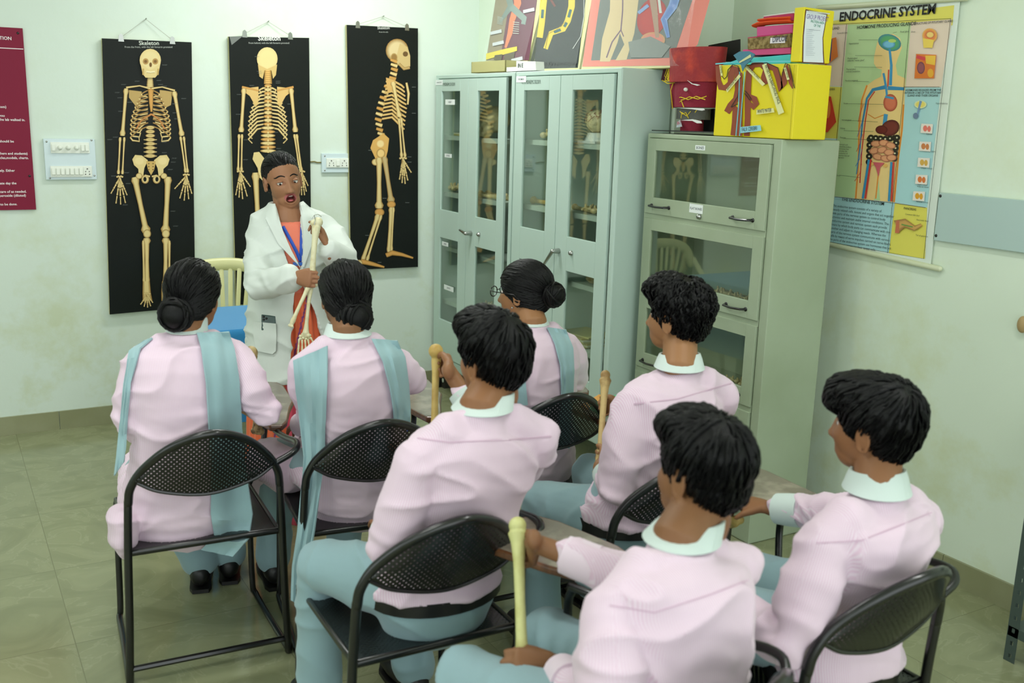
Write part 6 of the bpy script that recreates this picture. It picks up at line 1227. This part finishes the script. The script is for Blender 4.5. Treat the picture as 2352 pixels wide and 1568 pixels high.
# ------------------------------------------------------------------ the teacher
def teacher():
    D = 4.12; hc = at(651, 414, D); neck = at(660, 492, D + .02); f2 = V((-.30, -.95, 0)).normalized(); L = V((.95, -.30, 0)).normalized()     # L: towards her left arm
    root = empty('person', (neck.x, neck.y, 0), 'teacher standing in a white coat over an orange saree, explaining an arm skeleton', 'person')
    cx = V((neck.x, neck.y, 0)) + L * .0; Z = lambda z: V((cx.x, cx.y, z))
    R = frame_from(-FW + RT * .52 - UP * .26, UP - RT * .24)
    tone = (156, 110, 80); k = .96; b = head_at(hc, R, .0022, 1.0, k)
    b.tube([hc + R @ V((0, -.018, -.05)), neck + V((0, 0, .03)), neck - V((0, 0, .04))], [(.048, .05), (.050, .050), (.075, .06)], 20, side=L)
    b.tube([Z(.80), Z(.95), Z(1.1), Z(1.2), Z(1.27), Z(1.31)], [(.13, .10), (.12, .095), (.13, .10), (.13, .085), (.085, .07), (.055, .05)], 24, side=L)
    b.tube([Z(1.225) - L * .12, Z(1.26), Z(1.225) + L * .12], .030, 14)
    shR, shL = at(600, 548, D + .03), at(762, 545, D + .03); elR, elL = at(597, 655, 4.0), at(790, 606, 4.02)
    c1 = at(714, 640, 3.86); ax = (at(728, 512, 3.84) - at(716, 648, 3.86)).normalized()
    wR = fist_on(MB(), c1, ax, -RT * .5 - FW * .8, .92, at(690, 640, 3.88)); wL = at(752, 572, 3.90)
    for sh, el, wr in ((shR, elR, wR), (shL, elL, wL)): b.tube([sh, sh.lerp(el, .5), el, el.lerp(wr, .4), wr], [.036, .032, .024, .025, .021], 14)
    fist_on(b, c1, ax, -RT * .5 - FW * .8, .92, at(690, 640, 3.88))
    hand(b, wL, UP * .93 - RT * .25, -RT * .9 - UP * .1 - FW * .1, -FW * .8 - RT * .5, [.62, 1.15, 1.3, 1.35], .02, .92, thumb=(UP * .8 - RT * .55 - FW * .35), thumbcurl=.3)
    for s in (-1, 1): b.tube([Z(.8) + L * s * .08, Z(.45) + L * s * .08, Z(.09) + L * s * .08], [.07, .055, .035], 14); b.ell(Z(.04) + L * s * .08 + f2 * .05, (.035, .09, .03))
    def colf(p):
        q = R.transposed() @ (p - hc) / k; ax_ = abs(q.x)
        m = math.hypot(q.x / .020, (q.z + .066) / .0145)
        if q.y > .03 and m < .88: return lin((110, 40, 42))
        if q.y > .06 and m < 1.32 and q.z < -.045: return lin((160, 88, 86))
        if q.y > .07 and abs(ax_ - .0065) < .0030 and abs(q.z + .0485) < .0025: return lin((70, 40, 30))
        if q.y > .05 and math.hypot((ax_ - .030) / .019, (q.z + .003) / .010) < 1: return lin((142, 94, 68))
        return lin(tone)
    body = remesh(b, 'body', skin('teacher', tone), root, .0026, 2, None, colf)
    # eyes, lids, teeth
    EM = mat('eye_gloss', rough=.15, attr=True)
    gz = R @ V((.25, .9, -.38)).normalized()
    for s in (-1, 1):
        c = hc + R @ V((s * .031, .0640, -.001)) * k; e = MB(); e.ell(c, .0128, (228, 222, 214), nu=20, nv=14); e.ell(c + gz * .0075, .0066, (30, 18, 14), nu=14, nv=10); e.build('eye', EM, root)
        for nm, lo, hi, c_ in (('upper_eyelid', .22, 1.5, tone), ('lower_eyelid', -1.5, -.72, tone)):
            rows = []
            for i in range(7):
                ph = lo + (hi - lo) * i / 6; rows.append([c + R @ V((.0138 * sin(th) * 1.08, .0138 * cos(th) * cos(ph), .0138 * (cos(th) * .85 + .15) * sin(ph))) for th in [-1.35 + 2.7 * j / 10 for j in range(11)]])
            MB().grid(rows, .0012, col=tone).build(nm, skin('teacher', tone), root)
            if nm[0] == 'u': MB().tube([q + R @ V((0, .0006, 0)) for q in rows[0]], [.0003 + .0008 * sin(pi * (j + .5) / 11) for j in range(11)], 6).build('eyelash', HAIR, root)
    t = MB(); t.tube([hc + R @ V((.0135 * sin(a), .070 + .009 * cos(a), -.0585)) * k for a in [-1.2 + 2.4 * j / 9 for j in range(10)]], [(.0030, .0042)] * 10, 8, side=(0, 0, 1), col=(232, 226, 214)); t.build('teeth', EM, root)
    t = MB(); t.ell(hc + R @ V((0, .068, -.0785)) * k, (.0125, .014, .0055), (186, 96, 100), rot=R); t.build('tongue', EM, root)
    hair(body, hc, R, [((0, -.030, .034), (.0765, .1044, .086)), ((0, -.055, -.012), (.068, .056, .062)), ((0, -.03, .0), (.077, .066, .058))], locks=650, seed=51, scale=k, zfront=.068, lock_len=.10, crown=(0, .085, .085), gather=(0, -.13, -.01), w=.0035, lift=.0012, noise_amp=.0004, bun=((0, -.12, -.03), .040))
    fb = bvh(body)
    for s in (-1, 1):
        P = []
        for i in range(9):
            t_ = i / 8; x = s * (.011 + .040 * t_); z = .0225 + .0065 * sin(pi * min(1, t_ * 1.15)) - .003 * t_; o_ = hc + R @ V((x, .14, z)) * k; h = fb.ray_cast(o_, -(R @ V((0, 1, 0)))); P.append(h[0] if h[0] else hc + R @ V((x, .07, z)) * k)
        MB().tube(P, [(.0010 + .0021 * sin(pi * (i + 1.2) / 10.5), .0009) for i in range(9)], 8, side=(R @ V((0, 0, 1)))).build('eyebrow', HAIR, body)
    # saree
    sb = MB(); sb.tube([Z(.02), Z(.3), Z(.6), Z(.85), Z(.98), Z(1.1), Z(1.17), Z(1.195)], [(.205, .19), (.19, .17), (.175, .15), (.155, .125), (.14, .11), (.15, .125), (.148, .115), (.135, .10)], 40, side=L)
    sb.tube([Z(1.08) - L * .02 + f2 * .080, Z(1.15) + L * .015 + f2 * .082, Z(1.21) + L * .04 + f2 * .068, Z(1.245) + L * .062 + f2 * .03, Z(1.235) + L * .07 - f2 * .03], [(.06, .028), (.055, .026), (.040, .022), (.032, .018), (.03, .018)], 20, side=L)
    OR, PKK, CO = (232, 108, 62), (206, 66, 92), (242, 128, 100)
    def sdisp(p, n):
        q = p - cx; th = math.atan2(q.dot(L), q.dot(f2)); am = .006 if p.z < .95 else .0002
        return p + n * (am * sin(th * 26 + p.z * 3) + (.003 if p.z < 1.05 else .0006) * noise.noise(p * 8))
    def scol(p):
        q = p - cx; l = q.dot(L)
        if p.z > .98: return lin(CO)
        if p.z < .62 and -.02 - .0 < l < .13: return lin(PKK)
        if abs(l - .035 - (p.z - .8) * .25) < .0035: return lin((110, 50, 130))
        return lin(OR)
    saree = remesh(sb, 'saree', mat('saree_silk', rough=.55, attr=True, sheen=.3), root, .006, 3, sdisp, scol)
    # coat
    ring = [(1.335, .070, .062, -.045, .05), (1.31, .085, .070, -.045, .052), (1.285, .110, .080, -.042, .056), (1.24, .150, .102, -.036, .056), (1.17, .163, .126, -.018, .052), (1.10, .166, .142, .006, .048), (1.04, .160, .145, .030, .048), (.98, .160, .145, .026, .066), (.90, .166, .150, .014, .100), (.80, .178, .165, .008, .130), (.70, .190, .178, .006, .146), (.612, .200, .186, .004, .158)]
    rows = []; n = 44
    for z, a, c, g0, g1 in ring:
        t0 = math.asin(max(-.95, min(.95, g1 / a))); t1 = 2 * pi + math.asin(max(-.95, min(.95, g0 / a))); zz = z - .0
        rows.append([Z(zz) + L * a * sin(t0 + (t1 - t0) * j / n) + f2 * c * cos(t0 + (t1 - t0) * j / n) for j in range(n + 1)])
    rr = []
    for i in range(len(rows) - 1):
        for q in (0, .34, .67): rr.append([rows[i][j].lerp(rows[i + 1][j], q) for j in range(n + 1)])
    rr.append(rows[-1]); cb = MB().grid(rr, .013)
    for s, sh, el, wr, e in ((-1, shR, elR, wR, .86), (1, shL, elL, wL, .90)):
        en = el.lerp(wr, e); cb.tube([Z(1.295) + L * s * .06, Z(1.268) + L * s * .11, sh + V((0, 0, .004))], [(.036, .034), (.046, .044), (.056, .054)], 16)
        cb.tube([sh, sh.lerp(el, .35), sh.lerp(el, .8), el, el.lerp(en, .4), en], [.060, .066, .060, .060, .055, .050], 22)
    coat = remesh(cb, 'lab_coat', COATM, root, .0058, 4, wrinkle(.0085, 7, 3, [(elR, .10, V((1, 0, .6))), (elL, .10, V((.4, 0, 1)))]))
    def pan(nm, lft, rgt, m=COATM, off=.009, th=.004, nc=7, k_=4): return patch(nm, m, coat, coat, dens(lft, k_), dens(rgt, k_), nc, off, th, 0, dfall=4.16)
    pan('lapel', [(626, 470), (613, 490), (610, 503), (640, 560), (688, 612)], [(633, 472), (640, 498), (650, 530), (668, 572), (691, 616)])
    pan('lapel', [(688, 466), (692, 492), (696, 525), (697, 570), (694, 612)], [(697, 462), (722, 486), (727, 505), (716, 560), (698, 614)])
    pan('pocket', [(583, 738), (583, 770), (588, 800), (592, 806)], [(634, 743), (635, 775), (634, 806), (626, 813)])
    # lanyard
    tr = [bvh(saree), bvh(body), bvh(coat)]
    def on(u, v, o=.005):
        d = ray(u, v); ds = [h[3] / d.length for h in (t_.ray_cast(CAM, d.normalized()) for t_ in tr[:2]) if h[0]]; return at(u, v, min(ds) - o)
    b = MB()
    for pth in ([(650, 520), (660, 538), (672, 560), (682, 580), (690, 600)], [(694, 500), (693, 530), (692, 560), (691, 600)]): b.tube([on(u, v) for u, v in dens(pth, 2)], [(.0065, .0016)] * (2 * (len(pth) - 1) + 1), 8, side=RT)
    b.build('lanyard', mat('blue_ribbon', (28, 84, 196), .5), root)
    q = on(684, 606, .012); MB().obox(q, RT * .019, UP * .007, FW * .002).build('badge', mat('badge_blue', (28, 96, 190), .35), root, False)
    # phone in the pocket
    h_ = bvh(coat); d = ray(616, 745); h = h_.ray_cast(CAM, d.normalized()); q = at(617, 742, h[3] / d.length - .005); ph = empty('phone', q, 'dark green phone peeking out of the coat pocket of the teacher', 'phone')
    u_ = (UP + RT * .0).normalized(); r_ = (RT - UP * .12).normalized(); MB().obox(q, r_ * .029, u_ * .032, FW * .004).build('case', mat('phone_green', (20, 62, 54), .25, coat=.4), ph, False, bevel=.003)
    lens = MB()
    for a_, c_ in ((-.019, .024), (-.019, .012), (-.008, .018)): lens.tube([q + r_ * a_ + u_ * c_ - FW * .004, q + r_ * a_ + u_ * c_ - FW * .0062], .0045, 14)
    lens.build('camera_lens', BLACKM, ph)
    # arm skeleton in her hands
    a = empty('arm_skeleton', at(716, 648, 3.86), 'cream arm skeleton model held upright by the teacher, hand bones dangling', 'anatomy model')
    CB = mat('cream_bone', (226, 222, 184), .4, var=(40, (204, 190, 140), .5, .75))
    o = longbone(MB(), at(727, 514, 3.84), at(716, 652, 3.86), .0115, head=1.5, ball=None, foot=1.5); o.ell(at(730, 510, 3.845), .0195, nu=18, nv=14); o.ell(at(720, 512, 3.835), .013, nu=14, nv=10); remesh(o, 'upper_arm_bone', CB, a, .002, 3)
    o = longbone(MB(), at(714, 656, 3.86), at(702, 770, 3.86), .0075, head=1.5, foot=1.8); remesh(o, 'radius_bone', CB, a, .0018, 3)
    o = longbone(MB(), at(712, 652, 3.85), at(668, 748, 3.82), .0075, head=1.8, foot=1.1); remesh(o, 'ulna_bone', CB, a, .0018, 3)
    w = MB()
    for i in range(8): w.ell(at(690 + (i % 4) * 7, 772 + (i // 4) * 6 - (i % 2) * 2, 3.86), (.007, .006, .006), nu=10, nv=8)
    w.build('wrist_bones', CB, a)
    for (p0, p1) in (((687, 780), (684, 822)), ((694, 782), (694, 826)), ((701, 782), (704, 826)), ((708, 781), (714, 820)), ((714, 776), (728, 800))):
        w = MB()
        for q0, q1 in ((0, .42), (.46, .70), (.74, .98)): A, B = at(p0[0] + (p1[0] - p0[0]) * q0, p0[1] + (p1[1] - p0[1]) * q0, 3.85), at(p0[0] + (p1[0] - p0[0]) * q1, p0[1] + (p1[1] - p0[1]) * q1, 3.85); w.tube([A, A.lerp(B, .2), A.lerp(B, .5), A.lerp(B, .8), B], [.0042, .0038, .0026, .0036, .0042], 8)
        w.build('finger_bone', CB, a)
    w = MB(); w.tube([at(717, 502, 3.82), at(722, 494, 3.82), at(730, 492, 3.83), at(738, 497, 3.84)], .0014, 6); w.tube([at(722, 494, 3.82), at(724, 505, 3.82), at(722, 516, 3.82)], .0014, 6); w.build('wire_hook', CHROME, a)
teacher()

# ------------------------------------------------------------------ specimens on the cabinet shelves
def vertebra():
    b = MB(); b.ell((0, .012, .016), (.017, .013, .011), nu=14, nv=10)
    b.tube([(-.028, -.006, .018), (-.012, -.004, .02), (.012, -.004, .02), (.028, -.006, .018)], [.004, .006, .006, .004], 8); b.tube([(0, -.006, .02), (0, -.022, .024), (0, -.036, .018)], [.006, .0045, .005], 8); b.tube([(.012, -.002, .018), (.015, 0, .034)], .005, 8); b.tube([(-.012, -.002, .018), (-.015, 0, .034)], .005, 8); return b
vb = remesh(vertebra(), 'vertebra', BONE, None, .0022, 3); tag(vb, 'knobbly vertebra lying in a row behind the second flap door of the sage cabinet', 'bone', 'vertebrae in the sage cabinet'); rnd = random.Random(5)
spots = [(2.93 + rnd.uniform(-.02, .02) + .06 * (i % 2), 3.10 + i * .029, .9495) for i in range(18)]
for i, (x, y, z) in enumerate(spots):
    o = vb if i == 0 else vb.copy()
    if i: COL.objects.link(o)
    o.location = (x, y, z); o.rotation_euler = (0, 0, rnd.uniform(0, 6.28)); s = rnd.uniform(.95, 1.25); o.scale = (s, s, s)
def cp(src, loc, rz, label, group=None, sc=1.0, rx=0):
    o = src.copy(); COL.objects.link(o); o.location = loc; o.rotation_euler = (rx, 0, rz); o.scale = (sc, sc, sc); o['label'] = label
    if group: o['group'] = group
    elif 'group' in o: del o['group']
    return o
for i in range(9): cp(vb, (2.93 + rnd.uniform(-.02, .05), 3.08 + i * .045, .5925), rnd.uniform(0, 6), 'small vertebra behind the third flap door of the sage cabinet', 'vertebrae on the third level of the sage cabinet', 1.0)
for i in range(6): cp(vb, (2.90 + .05 * (i % 2), 3.3 + i * .055, 1.3065), rnd.uniform(0, 6), 'small dark seen bone behind the top flap door of the sage cabinet', 'bones on the top level of the sage cabinet', .8)
for i in range(7): cp(vb, (2.80 + .05 * (i % 2), 5.47 + .05 * (i // 2), 1.2355 + .0 * i), rnd.uniform(0, 6), 'pale vertebra heaped on the middle shelf of the corner cabinet', 'vertebrae in the corner cabinet', 1.5)
def skull_specimen(loc, rz, label, sc=1.0):
    b = MB(); b.ell((0, -.02, .09), (.068, .088, .066)); b.ell((0, .045, .05), (.046, .042, .05)); b.ell((0, .055, .02), (.034, .034, .022))
    def f(p, n):
        d = 0
        for s in (-1, 1): d -= .020 * math.exp(-((p - V((s * .027, .085, .068))).length / .017) ** 2) + .012 * math.exp(-((p - V((s * .062, .03, .055))).length / .022) ** 2)
        d -= .014 * math.exp(-((p - V((0, .09, .042))).length / .011) ** 2); return p + n * d
    o = remesh(b, 'skull', BONE, None, .004, 4, f); tag(o, label, 'skull'); o.location = loc; o.rotation_euler = (0, 0, rz); o.scale = (sc,) * 3
skull_specimen((2.83, 5.19, 1.5755), 1.9, 'dim brown skull on the upper shelf of the corner cabinet', 1.15)
def lb(a, b, r, label, g=None, m=None): o = longbone(MB(), a, b, r); q = remesh(o, 'long_bone', m or BONE, None, .003, 2); tag(q, label, 'bone', g)
lb((2.80, 4.665, 1.268), (2.80, 4.46, 1.268), .012, 'long bone lying on the middle shelf of the nearer tall cabinet, left pane', m=BONE2)
for i in range(3): lb((2.76 + i * .045, 5.28, 1.255), (2.78 + i * .045, 4.98, 1.255), .010, 'long bone lying on the middle shelf of the corner cabinet', 'long bones in the corner cabinet')
lb((2.84, 4.32, 1.262), (2.82, 4.12, 1.262), .010, 'short long bone on the middle shelf of the nearer tall cabinet, right pane')
def brain_model():
    r = empty('brain_model', (2.80, 4.085, 1.5855), 'cream brain model with red veins, upper shelf of the nearer tall cabinet', 'anatomy model'); c = V((2.80, 4.085, 1.5855))
    b = MB(); b.slab([c + V((-.06, -.075, 0)), c + V((.06, -.075, 0)), c + V((.06, .075, 0)), c + V((-.06, .075, 0))], (0, 0, .012)); b.tube([c + V((0, 0, .012)), c + V((0, 0, .05))], [(.055, .07), (.04, .05)], 20, side=(1, 0, 0), rnd=False); b.build('base', WHITE_PL, r, False)
    q = MB(); q.ell(c + V((0, 0, .105)), (.052, .072, .055)); o = remesh(q, 'brain', mat('brain_cream', (228, 214, 172), .4), r, .003, 2, lambda p, n: p + n * (.006 * abs(noise.noise(p * 34)) - .002 - .010 * math.exp(-((p.x - c.x) / .004) ** 2)))
    v = MB(); rn = random.Random(4)
    for k in range(14):
        th = rn.uniform(1.8, 4.6); ph = rn.uniform(-.3, 1.0); P = []
        for i in range(6): P.append(c + V((.056 * cos(th) * cos(ph), .076 * sin(th) * cos(ph), .105 + .058 * sin(ph)))); th += rn.uniform(-.2, .2); ph += rn.uniform(.02, .16)
        v.tube(P, .0010, 5)
    v.build('veins', mat('vein_red', (150, 60, 50), .5), r)
WHITE_PL = mat('white_plastic', (228, 234, 230), .4)
brain_model()
def pile(name, label, c, col, n, sx, sy, cat='booklet', group=None):
    for i in range(n):
        b = MB(); a = rnd.uniform(-.12, .12); b.obox(V(c) + V((0, rnd.uniform(-.01, .01), .004 + i * .0085)), V((cos(a), sin(a), 0)) * sx, V((-sin(a), cos(a), 0)) * sy, (0, 0, .0038)); o = b.build(name, mat('paper_' + str((i % 3)), [(214, 204, 130), (226, 222, 190), (196, 176, 96)][i % 3], .8), None, False); tag(o, label, cat, group)
pile('booklet', 'yellowed booklet in the heap on the lower shelf of the nearer tall cabinet', (2.85, 4.17, .581), 0, 7, .085, .11, 'booklet', 'booklets in the nearer tall cabinet')
pile('booklet', 'yellowed booklet lying on the upper shelf of the corner cabinet, left pane', (2.85, 5.52, 1.576), 0, 2, .06, .08, 'booklet', 'booklets in the corner cabinet')
b = MB(); b.ell((2.80, 4.06, .935), (.03, .035, .026)); b.ell((2.80, 4.095, .93), (.016, .02, .016)); o = remesh(b, 'ball_joint', BONE, None, .003, 3); tag(o, 'round knobbed bone on the lower middle shelf of the nearer tall cabinet', 'bone')
cp(vb, (2.80, 4.54, 1.586), 1.0, 'small yellow vertebra at the edge of the upper shelf in the nearer tall cabinet', None, 1.5)
for i in range(4): cp(vb, (2.78 + .03 * (i % 2), 4.03 + .036 * i, 1.2485), rnd.uniform(0, 6), 'vertebra on the middle shelf of the nearer tall cabinet', 'vertebrae in the nearer tall cabinet', 1.2)
for i in range(6): cp(vb, (2.79 + .04 * (i % 2), 5.03 + .03 * i, .5708), rnd.uniform(0, 6), 'vertebra on the bottom shelf of the corner cabinet', 'vertebrae on the bottom shelf of the corner cabinet', 1.5)
